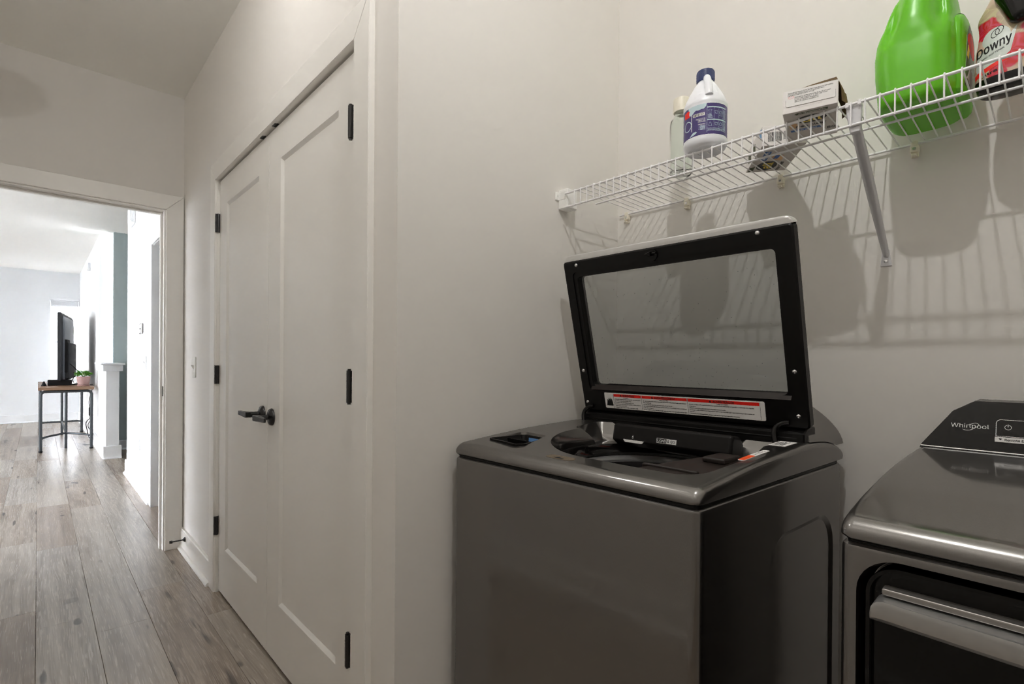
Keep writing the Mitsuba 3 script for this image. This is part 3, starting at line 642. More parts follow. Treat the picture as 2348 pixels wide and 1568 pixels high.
# detergent cassette at the front right of the opening, with its pad
ca = wobj('detergent_cassette', hull([(0.455, 0.080, 0.912), (0.636, 0.080, 0.912), (0.636, 0.40, 0.912), (0.50, 0.30, 0.912), (0.470, 0.09, 0.934), (0.630, 0.085, 0.932), (0.632, 0.39, 0.952), (0.53, 0.30, 0.947), (0.50, 0.20, 0.942)]), 'm_brown_black', None, False, 'dark brown detergent cassette')
wobj('lip', rbox(0.47, 0.60, 0.155, 0.165, 0.932, 0.944, 0.004, 8), 'm_brown_black', ca, 30)
wobj('pad', rbox(0.552, 0.604, 0.258, 0.335, 0.944, 0.957, 0.005), 'm_brown_black', ca, 30)
# dispenser bar
def tilt(mesh, ang, o):
    return moved(mesh, trimesh.transformations.rotation_matrix(ang, (1, 0, 0), o))
bo = (0.37, 0.425, 0.935); ba = -math.radians(14)
bar = hull(np.vstack([rbox(0.197, 0.545, 0.405, 0.455, 0.934, 0.986, 0.009).vertices, rbox(0.197, 0.545, 0.425, 0.470, 0.925, 0.973, 0.008).vertices]))
ba = -math.radians(10)
db = wobj('dispenser_bar', tilt(bar, ba, bo), 'm_black_matte', None, 30, 'black dispenser bar across the back of the opening')
def onbar(mesh, dy=0.0):  # mesh in (x right, y up) plane put on the bar's front face
    return tilt(moved(mesh, frame4((0, 0.4045 - dy, 0), (1, 0, 0), (0, 0, 1), (0, -1, 0))), ba, bo)
wobj('drop_mark', onbar(extrude(Polygon([(0.268 + 0.0022 * math.sin(a), 0.950 + 0.003 * math.cos(a)) for a in np.linspace(0, 2 * PI, 20)]).union(Polygon([(0.2662, 0.9515), (0.268, 0.9572), (0.2698, 0.9515)])).difference(Point(0.268, 0.950).buffer(0.0014)), 0, 0.0005)), 'm_ink_light', db)
wobj('window_strip', onbar(extrude(Polygon([(0.238, 0.9425), (0.306, 0.9425), (0.300, 0.9350), (0.245, 0.9350)]), 0, 0.002)), 'm_white', db, False, 'pale level window')
L0, L1, Z0_, Z1_ = 0.343, 0.401, 0.9445, 0.9575
wobj('badge_frame', onbar(extrude(sbox(L0, Z0_, L1, Z1_).difference(sbox(L0 + 0.0009, Z0_ + 0.0009, L1 - 0.0285, Z1_ - 0.0009)), 0, 0.0006)), 'm_ink_light', db)
wobj('lettering', onbar(cat(text('LOAD', 0.0068, (L0 + 0.0024, Z0_ + 0.0031, 0), (1, 0, 0), (0, 1, 0), 0.0006, True))), 'm_ink_light', db)
wobj('lettering', onbar(text('& GO', 0.0068, (L1 - 0.0262, Z0_ + 0.0031, 0.0005), (1, 0, 0), (0, 1, 0), 0.0006)), 'm_black_matte', db)
# hinge housing between deck and console
hh = hull(np.vstack([bx(0.018, W_ - 0.014, 0.492, 0.56, 0.962, 1.000, 0.003).vertices, bx(0.018, W_ - 0.014, 0.51, 0.56, 0.97, 1.012, 0.003).vertices]))
hk = wobj('hinge_housing', hh, 'm_black', None, False, 'black hinge housing')
wobj('ridge', cyl((0.03, 0.4935, 0.986), (W_ - 0.03, 0.4935, 0.986), 0.003, 10), 'm_black', hk, 40)
wobj('ridge', cyl((0.03, 0.499, 1.000), (W_ - 0.03, 0.499, 1.000), 0.003, 10), 'm_black', hk, 40)
# console behind the lid
cpts = []
prof = PchipInterpolator([0.955, 0.985, 1.02, 1.05, 1.075, 1.09], [0.722, 0.712, 0.690, 0.660, 0.622, 0.580])
for z in np.linspace(0.957, 1.09, 14):
    k = (z - 0.957) / 0.133
    iu = 0.004 + 0.088 * k ** 1.7
    vf = 0.505 + 0.035 * k
    zz = max(z, 0.981 if False else z)
    for u in (iu, W_ - iu): cpts += [(u, float(prof(z)), z), (u, vf, z)]
    for u in (iu + 0.012, W_ - iu - 0.012): cpts += [(u, float(prof(z)) + 0.006, z)]
cons = man_of(hull(cpts))
lowcut = []
dk = man_of(hull([p for p in pts])).translate((0, 0, 0.0025))
cons = cons - dk
wobj('console', mesh_of(cons), 'm_steel', None, 30, 'curved control console behind the lid')
# lid: local frame of the raised lid (a across, s up along the lid, n towards the back)
VB, ZB, VT, ZT_ = 0.4996, 1.0089, 0.3845, 1.4949
LL = math.hypot(VT - VB, ZT_ - ZB); ev, ez = (VT - VB) / LL, (ZT_ - ZB) / LL
LM = np.eye(4); LM[:3, 0] = (1, 0, 0); LM[:3, 1] = (0, ev, ez); LM[:3, 2] = (0, ez, -ev); LM[:3, 3] = (0, VB, ZB)
def lobj(name, mesh, m, parent=None, smooth=False, label=None): return wobj(name, moved(mesh, LM), m, parent, smooth, label)
A0, A1 = 0.019, 0.686
glass = rrect(0.066, 0.641, 0.082, 0.430, 0.012)
fr = man_of(layers(rrect(A0 + 0.001, A1 - 0.001, 0.0, 0.481, 0.010), [(0.0, 0.004), (0.004, 0.0), (0.024, 0.0)]))
fr = fr - stack(glass, [(-0.001, -0.002), (0.010, 0.0), (0.03, 0.0)])
fr = fr - man_of(extrude(rrect(0.052, 0.655, 0.070, 0.446, 0.014), -0.01, 0.004))
lid = lobj('lid', mesh_of(fr), 'm_black', None, 30, 'raised lid with black inner frame and glass window')
shell = man_of(layers(rrect(A0 + 0.003, A1 - 0.003, 0.01, LL - 0.004, 0.018), [(0.024, 0.0), (0.030, 0.002), (0.034, 0.006)])) - man_of(extrude(glass, -0.1, 0.2))
lobj('outer_panel', mesh_of(shell), 'm_gloss_black', lid, 35, 'glossy dark outer panel')
rim = man_of(layers(rrect(A0, A1, 0.40, LL, 0.022), [(0.004, 0.004), (0.006, 0.001), (0.010, 0.0), (0.030, 0.002), (0.036, 0.006)])) - man_of(extrude(sbox(-0.1, 0.3, 0.9, 0.4812), -0.1, 0.2))
lobj('front_edge', mesh_of(rim), 'm_lid_edge', lid, 35, 'pale metallic lid edge')
lobj('glass', bx(0.060, 0.647, 0.076, 0.436, 0.016, 0.01601), 'm_lid_glass', lid, False, 'tinted glass window')
dp, r5 = [], random.Random(11)
for _ in range(240):
    a_, s_, rd = r5.uniform(0.075, 0.632), 0.092 + 0.31 * r5.random() ** 1.5, r5.uniform(0.0004, 0.0011)
    dp.append(extrude(Point(a_, s_).buffer(rd, quad_segs=2), 0.0155, 0.0158))
k_ = lobj('dried_drops', cat(*dp), 'm_drops', lid); labels[k_] = {'kind': 'stuff', 'label': 'dried water spots on the glass'}
lobj('lower_ledge', hull([(0.060, 0.072, -0.003), (0.650, 0.072, -0.003), (0.060, 0.086, 0.008), (0.650, 0.086, 0.008), (0.06, 0.068, 0.008), (0.65, 0.068, 0.008)]), 'm_brown_black', lid)
lobj('glass_gasket', hull([(0.10, 0.082, 0.0140), (0.64, 0.082, 0.0140), (0.12, 0.089, 0.0140), (0.64, 0.086, 0.0140), (0.10, 0.082, 0.012), (0.64, 0.082, 0.012)]), 'm_black', lid)
for a, s in ((0.072, 0.467), (0.609, 0.471), (0.038, 0.133), (0.662, 0.141), (0.036, 0.028), (0.662, 0.032)):
    sk = lobj('screw', moved(lathe([(0, 0), (0.0055, 0), (0.005, 0.002), (0.003, 0.0035), (0, 0.0038)], 20), frame4((a, s, 0.0005), (1, 0, 0), (0, -1, 0))), 'm_chrome', lid, 40, 'silver screw')
lobj('latch', cat(cyl((0.334, 0.461, 0.002), (0.334, 0.461, -0.004), 0.017, 24), bx(0.318, 0.350, 0.462, 0.467, -0.010, 0.0, 0.001), bx(0.330, 0.338, 0.458, 0.470, -0.018, 0.0, 0.001)), 'm_gloss_black', lid, 30, 'black latch striker')
# warning label
wl = wobj('warning_label', moved(extrude(rrect(0.107, 0.588, 0.0135, 0.0635, 0.004), -0.0006, 0.0), LM), 'm_paper', None, False, 'long white and red warning label in three languages')
def wl_(name, mesh, m): return lobj(name, mesh, m, wl)
FL = frame4((0, 0, -0.0007), (1, 0, 0), (0, 1, 0)); FL[:3, 2] = (0, 0, -1)
cols = [(0.142, 0.238), (0.241, 0.383), (0.386, 0.575)]
for a, b in cols: wl_('red_band', moved(extrude(sbox(a, 0.0515, b, 0.0600), 0, 0.0003), FL), 'm_red')
for q_ in (sbox(0.2390, 0.0145, 0.2396, 0.060), sbox(0.3842, 0.0145, 0.3848, 0.060), sbox(0.1400, 0.0155, 0.1405, 0.058), sbox(0.5765, 0.0155, 0.577, 0.060)): wl_('rule', moved(extrude(q_, 0, 0.0004), FL), 'm_ink')
flame = unary_union([Polygon([(0.113, 0.022), (0.137, 0.022), (0.136, 0.026), (0.113, 0.026)]), Polygon([(0.1135, 0.025), (0.116, 0.036), (0.1155, 0.043), (0.120, 0.038), (0.1215, 0.047), (0.125, 0.041), (0.1275, 0.049), (0.130, 0.040), (0.1335, 0.045), (0.1355, 0.034), (0.137, 0.025)])])
wl_('flame_mark', moved(extrude(flame, 0, 0.0003), FL), 'm_ink')
heads = ['WARNING', 'AVERTISSEMENT', 'ADVERTENCIA']; subs = ["Fire Hazard", "Risque d'incendie", 'Peligro de incendio']
rows = [["Never place items in washer that are dampened with", "gasoline or other flammable fluids.", "No washer can completely remove oil.", "Do not dry anything that has ever had any type of oil on it", "(including cooking oils).", "Doing so can result in death, explosion, or fire."],
        ["Ne jamais mettre des articles humectés d'essence ou d'autres fluides inflammables", "dans la laveuse.", "Aucune laveuse ne peut complètement enlever l'huile.", "Ne pas faire sécher des articles qui ont été salis par tout genre d'huile (y compris les", "huiles de cuisson).", "Le non-respect de ces instructions peut causer un décès, une explosion ou un incendie."],
        ["Nunca coloque en la lavadora artículos que estén humedecidos con gasolina o cualquier otro líquido", "inflamable.", "Ninguna lavadora puede eliminar completamente el aceite.", "No seque ningún artículo que haya tenido alguna vez cualquier tipo de aceite (incluyendo aceites de", "cocina).", "No seguir estas instrucciones puede ocasionar la muerte, explosión o incendio."]]
for (a, b), h, sub, rw in zip(cols, heads, subs, rows):
    tw = meshkit.text_mesh(h, 0.0058, 0.0003, True); wd = np.ptp(tw.bounds[:, 0]); c = (a + b) / 2
    tw.apply_translation((c - wd / 2 + 0.004, 0.0528, 0.0003))
    tri = extrude(Polygon([(c - wd / 2 - 0.006, 0.0528), (c - wd / 2 + 0.001, 0.0528), (c - wd / 2 - 0.0025, 0.0590)]), 0.0003, 0.0006)
    wl_('heading', moved(cat(tw, tri), FL), 'm_ink')
    body = [moved(meshkit.text_mesh(sub, 0.0024, 0.0003, True), frame4((c - 0.014, 0.0478, 0), (1, 0, 0), (0, 1, 0)))]
    for i, line in enumerate(rw):
        hgt = 0.00265; m_ = meshkit.text_mesh(line, hgt, 0.0003, True); wdt = np.ptp(m_.bounds[:, 0])
        if wdt > (b - a) - 0.006: m_.apply_scale(((b - a - 0.006) / wdt, 1, 1))
        body.append(moved(m_, frame4((a + 0.003, 0.0428 - 0.0052 * i, 0), (1, 0, 0), (0, 1, 0))))
    wl_('small_print', moved(cat(*body), FL), 'm_ink')
# hinge arms
for a, up in ((0.030, 0.010), (0.612, 0.055)):
    wobj('hinge_arm', tube(smooth_path([(a + 0.012, 0.470, 0.962), (a + 0.002, 0.478, 0.985), (a, 0.482, 1.000), (a + 0.006, 0.487, 1.014), (a + 0.018, 0.490, 1.022), (a + 0.03, 0.492, 1.024)], 20), [0.0062] * 20, 10), 'm_gloss_black', None, 40, 'black curved hinge arm')
# ================================================================== dryer (local: u right along the front, v back, z up)
DM = np.eye(4); DM[:2, 0] = (0.0, -1.0); DM[:2, 1] = (1.0, 0.0); DM[:2, 3] = (0.833, 0.2075)
dry = thing('dryer', 'dark grey glossy front loading dryer right of the washing machine', 'dryer')
def dobj(name, mesh, m, parent=None, smooth=False, label=None):
    return obj(name, moved(mesh, DM), m, parent or dry, smooth, label)
DD = 0.700
cab = man_of(layers(rrect(0, W_, 0, DD, 0.014), [(0.025, 0.004), (0.03, 0), (0.908, 0), (0.912, 0.0012), (0.915, 0.005)]))
dw = rrect(0.030, 0.660, 0.30, 0.892, 0.040)
F4 = frame4((0, 0, 0), (1, 0, 0), (0, 0, 1), (0, 1, 0))      # (u, z, depth)
cut = m3.Manifold.hull_points(moved(cat(*[trimesh.Trimesh(np.vstack([ring(dw.buffer(b), d), ring(dw.buffer(b), d + 1e-4)]), [[0, 1, 2]], process=False) for b, d in ((0.012, -0.01), (0.006, 0.0), (0.0015, 0.004), (0.0, 0.010), (0.0, 0.045))]), F4).vertices.astype(np.float32))
cab = cab - cut
dobj('cabinet', mesh_of(cab), 'm_steel', None, 25)
for k, (u, v) in enumerate(((0.06, 0.06), (W_ - 0.06, 0.06), (0.06, DD - 0.06), (W_ - 0.06, DD - 0.06))):
    dobj('foot', cyl((u, v, 0.0), (u, v, 0.03), 0.022, 16), 'm_black', None, 40)
door = moved(layers(dw.buffer(-0.0015), [(0.040, 0), (0.018, 0), (0.013, 0.004), (0.012, 0.010)]), F4)
dk_ = dobj('door', door, 'm_gloss_black', None, 30, 'glossy black dryer door')
dobj('bezel', moved(stack(dw.buffer(-0.001), [(0.004, 0.0), (0.014, 0.0)]).to_mesh() and mesh_of(stack(dw.buffer(-0.0005), [(0.004, 0.0), (0.016, 0.0)]) - stack(dw.buffer(-0.005), [(0.0, 0.0), (0.02, 0.001)])), F4), 'm_gloss_black', dk_, 30)
# handle: a wide bar with rounded ends and a ledge behind it
hb = []
hz = [(0.8225, -0.004), (0.8235, -0.014), (0.829, -0.019), (0.846, -0.0215), (0.8525, -0.020), (0.8535, -0.014), (0.8535, 0.012), (0.8225, 0.012)]
NU = 40
rings_ = []
for i in range(NU + 1):
    f = 0.5 - 0.5 * math.cos(PI * i / NU); u = 0.040 + f * 0.61
    e = min(f, 1 - f) * 0.61
    k = min(1.0, e / 0.015)
    top = 0.017 * (1 - math.sqrt(max(0, 1 - (1 - k) ** 2)))
    bow = -0.012 * math.sin(PI * f)
    rings_.append(np.array([(u, v + bow * (v < 0), 0.8225 + (z - 0.8225) * (1 - top / 0.031)) for z, v in hz]))
dobj('handle', loft(rings_), 'm_steel_light', dk_, 25, 'pale steel door handle')
dobj('handle_ledge', rbox(0.050, 0.640, -0.006, 0.016, 0.8560, 0.8650, 0.0025, 8), 'm_ledge', dk_, 40)
# top: rounded front lip, gently rising to the console
zd = PchipInterpolator([0, 0.007, 0.036, 0.20, 0.343, 0.50, 0.60, 0.69, 0.72], [0.9405, 0.9475, 0.9545, 0.973, 0.982, 0.9855, 0.986, 0.970, 0.95])
def dsec(ins):
    vs = np.linspace(0.034 + ins, DD + 0.006 - ins, 50); top = [(v, float(zd(v)) - ins) for v in vs]
    low = 0.921 + min(ins, 0.003)
    z1 = float(zd(0.034)) - ins
    front = [(-0.006 + ins, low + 0.003)] + [(-0.006 + ins + 0.040 * (1 - math.cos(a)), 0.928 + (z1 - 0.928) * math.sin(a)) for a in np.linspace(0.02, PI / 2 - 0.05, 14)]
    return [(ins - 0.003, low), (DD + 0.004 - ins, low)] + top[::-1] + front[::-1]
pts_d = []
for u, i in [(0.0, 0.014), (0.0008, 0.009), (0.003, 0.0055), (0.0065, 0.0025), (0.0115, 0.0006), (0.016, 0)]:
    s = dsec(i)
    for uu in (u, W_ - u): pts_d += [(uu, v, z) for v, z in s]
dobj('top_panel', hull(pts_d), 'm_steel', None, 28)
dobj('seam_gasket', extrude(rrect(0.006, W_ - 0.006, 0.006, DD - 0.006, 0.012).difference(rrect(0.03, W_ - 0.03, 0.03, DD - 0.03, 0.01)), 0.912, 0.924), 'm_black')
# console
co = Polygon([(0.004, 0.984)] + [(0.004 + 0.0525 * k, 0.988 + 0.078 * k) for k in np.linspace(0.05, 1, 8)] + [(0.0565 + 0.034 * math.sin(a) * 1.0, 1.066 + 0.0225 * (1 - math.cos(a))) for a in np.linspace(0.3, PI / 2, 7)])
lo = np.array(co.exterior.coords)[:-1]
full = [(u, z) for u, z in lo] + [(W_ - u, z) for u, z in lo]
lean = 0.36
cp = []
for u, z in full:
    v = 0.588 + lean * (z - 0.986) * 0.9
    cp.append((u, v, z)); cp.append((min(max(u, 0.006), W_ - 0.006), 0.69, min(z, 1.045))); cp.append((u + (0.006 if u < 0.3 else -0.006), min(v + 0.035, 0.69), z + 0.003 if z > 1.05 else z))
ck = dobj('console', hull(cp), 'm_gloss_black', None, 25, 'glossy black control console')
cl = lean * 0.9; CF = frame4((0, 0.588 - 0.0006, 0.986), (1, 0, 0), (0, cl, 1), None)
if CF[1, 2] > 0: CF[:3, 2] *= -1
def con(name, mesh, m, label=None): return dobj(name, moved(mesh, CF), m, ck, False, label)
S = math.hypot(1, cl)
zz = lambda z: (z - 0.986) * S
dobj('trim_line', cyl((0.006, 0.5875, 0.9885), (W_ - 0.006, 0.5875, 0.9885), 0.0016, 8), 'm_chrome', ck, 40)
tm = meshkit.text_mesh('Whirlpool', 0.0088, 0.0004); tm.apply_scale((0.060 / np.ptp(tm.bounds[:, 0]), 1, 1)); tm.apply_translation((0.0545 - tm.bounds[0][0], zz(1.0325), 0))
con('lettering', tm, 'm_ink_light')
sw = tube(smooth_path([(0.0735, zz(1.029), 0), (0.078, zz(1.0275), 0), (0.086, zz(1.0285), 0), (0.094, zz(1.034), 0), (0.0985, zz(1.0405), 0), (0.096, zz(1.0425), 0), (0.088, zz(1.041), 0), (0.082, zz(1.038), 0)], 30), 0.0005, 6)
con('logo_swoosh', sw, 'm_ink_light')
px0, px1 = 0.1245, 0.60
pan = unary_union([rrect(px0, px1, zz(1.020), zz(1.0535), 0.008), sbox(px0, zz(1.020), px1, zz(1.035))])
con('panel_outline', extrude(pan.difference(pan.buffer(-0.0009)), 0, 0.0008), 'm_ink_light')
pw = []
con('power_mark', extrude(unary_union([Point(0.1425, zz(1.0385)).buffer(0.0052).difference(Point(0.1425, zz(1.0385)).buffer(0.0044)).difference(sbox(0.1412, zz(1.039), 0.1438, zz(1.047))), sbox(0.1420, zz(1.0388), 0.1430, zz(1.0445))]), 0, 0.0006), 'm_ink_light')
bar = con('silver_bar', extrude(sbox(px0 - 0.001, zz(1.0085), px1, zz(1.0185)), 0, 0.002), 'm_steel_light')
tm = meshkit.text_mesh('Remote Enable', 0.0046, 0.0004, True); tm.apply_translation((0.1375, zz(1.0113), 0.002)); con('lettering', tm, 'm_ink')
con('signal_mark', extrude(Polygon([(0.129, zz(1.0155)), (0.1345, zz(1.0155)), (0.1318, zz(1.012))]), 0.002, 0.0024), 'm_ink')
# ================================================================== wire shelf
ZS, XF, XR = 1.7165, 1.2575, 1.589
WD = 0.02523
y_of = lambda k: 0.0471 + (40 - k) * WD      # wire k from the left
sh = thing('wire_shelf', 'white wire shelf with a front lip mounted over the machines', 'shelf')
YR = -0.56
rail = lambda x, z, y0, r: tube([(x, y0, z), (x, YR, z)], r, 10)
obj('front_rail', rail(XF, ZS - 0.002, 1.098, 0.0032), 'm_wire', sh, 40)
obj('front_rail', rail(XF + 0.001, ZS - 0.046, 1.098, 0.0032), 'm_wire', sh, 40)
obj('middle_rail', rail(1.408, ZS - 0.0045, 1.089, 0.0028), 'm_wire', sh, 40)
obj('rear_rail', rail(XR, ZS - 0.0045, 1.116, 0.0032), 'm_wire', sh, 40)
wp = bent([(XR + 0.002, 0, ZS + 0.001), (XF - 0.0035, 0, ZS + 0.001 + 0.0014), (XF - 0.0035, 0, ZS - 0.0495)], 0.0035, 4)
wire_ply = mikit.ply(tube(wp, 0.0016, 7), 'm_wire', 40)
k = 0
while y_of(k) > YR:
    obj('wire', {**wire_ply, 'to_world': T().translate([0, y_of(k), 0])}, None, sh); k += 1
# left end bracket
eb = obj('end_bracket', cat(rbox(1.2635, 1.3145, 1.094, YL, 1.671, 1.736, 0.004, 8), rbox(1.247, 1.270, YL - 0.006, YL + 0.0005, 1.700, 1.727, 0.0025, 8), rbox(1.262, 1.272, 1.10, YL, 1.70, 1.727, 0.0025, 8)), 'm_white', sh, 30, 'white plastic end bracket')
obj('screw', moved(lathe([(0, 0), (0.0042, 0), (0.0036, 0.002), (0, 0.0024)], 16), frame4((1.2545, YL - 0.006, 1.7135), (1, 0, 0), (0, 0, 1), (0, -1, 0))), 'm_chrome', eb, 40)
for y in (1.086, 0.848, 0.554, 0.243, -0.05, -0.36):
    c = cat(rbox(1.583, XB, y - 0.009, y + 0.009, ZS - 0.026, ZS - 0.0085, 0.003, 8), rbox(1.592, XB, y - 0.0075, y + 0.0075, ZS - 0.036, ZS - 0.012, 0.002, 8), rbox(1.582, 1.596, y - 0.007, y + 0.007, ZS - 0.012, ZS + 0.0015, 0.0025, 8), rbox(1.578, 1.59, y - 0.0055, y + 0.0055, ZS - 0.036, ZS - 0.030, 0.002, 8))
    ck = obj('wall_clip', c, 'm_cream', sh, 30, 'small cream plastic wall clip')
    obj('screw', moved(lathe([(0, 0), (0.0042, 0), (0.0034, 0.002), (0, 0.0022)], 16), frame4((1.583, y, ZS - 0.017), (0, 1, 0), (0, 0, 1), (-1, 0, 0))), 'm_chrome', ck, 40)
# diagonal brace
A_, B_ = np.array([1.272, 0.2935, 1.668]), np.array([1.592, 0.3005, 1.452])
br = obj('brace', tube([A_ + (-0.004, 0, 0.010), A_, A_ + 0.25 * (B_ - A_), A_ + 0.5 * (B_ - A_), B_, (1.5975, 0.3005, 1.443)], [0.0098, 0.0098, 0.0105, 0.0105, 0.0075, 0.0055], 16), 'm_brace', sh, 40, 'silver grey diagonal brace')
obj('hook_plate', hull(np.vstack([bx(1.2605, 1.2665, 0.281, 0.310, ZS - 0.016, ZS - 0.004, 0.0015).vertices, bx(1.262, 1.276, 0.284, 0.303, 1.655, 1.672, 0.002).vertices])), 'm_brace', br, 30)
obj('hook', cat(bx(1.2525, 1.2665, 0.2755, 0.2865, ZS - 0.008, ZS + 0.0032, 0.001), bx(1.2525, 1.2665, 0.3045, 0.3155, ZS - 0.008, ZS + 0.0032, 0.001)) if False else bx(1.2530, 1.2665, 0.281, 0.2875, ZS - 0.008, ZS + 0.0030, 0.001), 'm_wire', br)
obj('hook', bx(1.2530, 1.2665, 0.3035, 0.310, ZS - 0.008, ZS + 0.0030, 0.001), 'm_wire', br)
obj('foot_plate', hull(np.vstack([bx(1.5965, XB + 0.0003, 0.2885, 0.3125, 1.418, 1.422, 0.0005).vertices, bx(1.5965, XB + 0.0003, 0.294, 0.308, 1.455, 1.459, 0.0005).vertices])), 'm_brace', br)
obj('screw', moved(lathe([(0, 0), (0.0045, 0), (0.0036, 0.0022), (0, 0.0026)], 16), frame4((1.5965, 0.3003, 1.4305), (0, 1, 0), (0, 0, 1), (-1, 0, 0))), 'm_chrome', br, 40)
ZD = ZS + 0.0042                                           # things stand on the wires

# ------------------------------------------------------------------ glass bottle
gb = np.array([1.392, 0.762])
t = thing('glass_bottle', 'empty clear glass bottle with a white cap behind the bleach bottle', 'bottle')
outer = [(0.0, ZD + 0.004), (0.012, ZD + 0.002), (0.027, ZD), (0.0315, ZD + 0.004), (0.0325, ZD + 0.012), (0.0325, ZD + 0.148), (0.0305, ZD + 0.160), (0.0245, ZD + 0.170), (0.0200, ZD + 0.176), (0.0185, ZD + 0.184), (0.0185, ZD + 0.2)]
inner = [(0.0165, ZD + 0.2), (0.0165, ZD + 0.184), (0.018, ZD + 0.174), (0.0225, ZD + 0.167), (0.0280, ZD + 0.157), (0.0295, ZD + 0.147), (0.0295, ZD + 0.02), (0.027, ZD + 0.012), (0.0, ZD + 0.010)]
obj('glass_body', lathe(outer + inner, 64, (gb[0], gb[1], 0)), 'm_bottle_glass', t, 40, 'clear glass body')
cap = lathe([(0.0, ZD + 0.189), (0.0190, ZD + 0.189), (0.0225, ZD + 0.1845), (0.0235, ZD + 0.186), (0.0235, ZD + 0.222), (0.022, ZD + 0.2245), (0.0, ZD + 0.2245)], 48, (gb[0], gb[1], 0))
obj('cap', cap, 'm_cream', t, 35, 'off white screw cap')
# ------------------------------------------------------------------ bleach bottle
bc = np.array([1.285, 0.636]); RB = 0.054
t = thing('bleach_bottle', 'white bleach bottle with navy cap and purple wrap label', 'bottle')
prof = [(0.0, 0.004), (0.030, 0.002), (0.043, 0.0), (0.050, 0.004), (0.054, 0.012), (0.0545, 0.020), (0.0535, 0.024), (0.0535, 0.106), (0.0548, 0.110), (0.0548, 0.116), (0.0525, 0.122), (0.048, 0.134), (0.0385, 0.152), (0.028, 0.170), (0.0225, 0.178), (0.0195, 0.182), (0.0195, 0.196), (0.0, 0.196)]
body = man_of(lathe([(r, z + ZD) for r, z in prof], 72, (bc[0], bc[1], 0)))
cam_dir = -bc / np.linalg.norm(bc); sd_ = np.array([-cam_dir[1], cam_dir[0]])
hd = cam_dir * 0.94 + sd_ * 0.18 ; hd = hd / np.linalg.norm(hd); hs = np.array([-hd[1], hd[0]])
for s in (-1, 1):
    p = lambda a, b, z: (bc[0] + hd[0] * a + hs[0] * b * s, bc[1] + hd[1] * a + hs[1] * b * s, ZD + z)
    sp = trimesh.creation.icosphere(subdivisions=3, radius=1.0).vertices
    body = body - m3.Manifold.hull_points(np.vstack([sp * 0.010 + p(0.030, 0.021, 0.178), sp * 0.014 + p(0.054, 0.030, 0.142), sp * 0.011 + p(0.048, 0.022, 0.146)]).astype(np.float32))
obj('body', mesh_of(body), 'm_bleach_white', t, 35)
obj('handle', tube(smooth_path([(bc[0] + hd[0] * a, bc[1] + hd[1] * a, ZD + z) for a, z in ((0.016, 0.187), (0.025, 0.178), (0.034, 0.163), (0.040, 0.150), (0.045, 0.138), (0.047, 0.128))], 20), [0.0095] * 8 + [0.0105] * 12, 12), 'm_bleach_white', t, 40)
cp_ = [(0.0, 0.183), (0.0215, 0.183), (0.0222, 0.185), (0.0222, 0.209), (0.0205, 0.2115), (0.0, 0.2115)]
cap = lathe([(r, z + ZD) for r, z in cp_], 64, (bc[0], bc[1], 0))
ribs = [cyl((bc[0] + 0.0222 * math.cos(a), bc[1] + 0.0222 * math.sin(a), ZD + 0.186), (bc[0] + 0.0222 * math.cos(a), bc[1] + 0.0222 * math.sin(a), ZD + 0.207), 0.0007, 5) for a in np.arange(56) * 2 * PI / 56]
obj('cap', cat(cap, *ribs), 'm_bleach_cap', t, 35, 'navy ribbed cap')
# label: (s, z) on the cylinder; s runs to the right as the camera sees it, s = 0 faces the camera
TH0 = math.atan2(cam_dir[1], cam_dir[0])
def wrapm(mesh, r, seg=0.004):
    m = mesh.subdivide_to_size(seg) if seg else mesh
    v = m.vertices.copy(); th = TH0 + v[:, 0] / r; rr_ = r + v[:, 2]
    m.vertices = np.column_stack([bc[0] + rr_ * np.cos(th), bc[1] + rr_ * np.sin(th), ZD + v[:, 1]])
    return m
def lab_shape(poly, h0, h1, seg=0.004): return wrapm(extrude(poly, h0, h1), 0.0536, seg)
LB = obj('label', lab_shape(sbox(-0.086, 0.026, 0.086, 0.104), 0.0, 0.0003), 'm_bleach_label', t, 40, 'purple wrap label with white print')
def lb(name, mesh, m): obj(name, mesh, m, LB)
lb('pale_wave', lab_shape(Polygon([(-0.046, 0.104), (0.004, 0.104), (0.002, 0.097), (-0.004, 0.091), (-0.010, 0.0915), (-0.016, 0.0895), (-0.024, 0.091), (-0.030, 0.086), (-0.034, 0.083), (-0.037, 0.086), (-0.044, 0.092)]), 0.0003, 0.0005), 'm_ice_blue')
lb('red_panel', lab_shape(Polygon([(-0.062, 0.082), (-0.0415, 0.080), (-0.0415, 0.0965), (-0.047, 0.0985), (-0.062, 0.096)]), 0.0003, 0.0006), 'm_red')
lb('white_drip', lab_shape(Polygon([(-0.036, 0.086), (-0.0345, 0.086), (-0.0335, 0.040), (-0.0355, 0.040)]), 0.0003, 0.0005), 'm_ink_light')
lb('drop_mark', lab_shape(Polygon([(-0.0385 + 0.0045 * math.sin(a) , 0.088 + 0.006 * math.cos(a)) for a in np.linspace(0, 2 * PI, 24)]), 0.0004, 0.0006), 'm_ice_blue')
lb('barcode_field', lab_shape(sbox(-0.031, 0.0745, -0.001, 0.082), 0.0003, 0.0005), 'm_paper')
bars = []; xx = -0.0295; r2 = random.Random(5)
while xx < -0.003:
    w_ = r2.choice([0.0004, 0.0007, 0.001]); bars.append(sbox(xx, 0.0755, xx + w_, 0.081)); xx += w_ + r2.choice([0.0005, 0.0008])
lb('barcode_bars', lab_shape(unary_union(bars), 0.0005, 0.0007, 0.01), 'm_ink')
lines = [('KEEP OUT OF', 0.066), ('REACH OF', 0.062), ('CHILDREN', 0.058), ('WARNING:', 0.0505), ('SEE BACK', 0.047), ('PANEL', 0.0435)]
tx = []
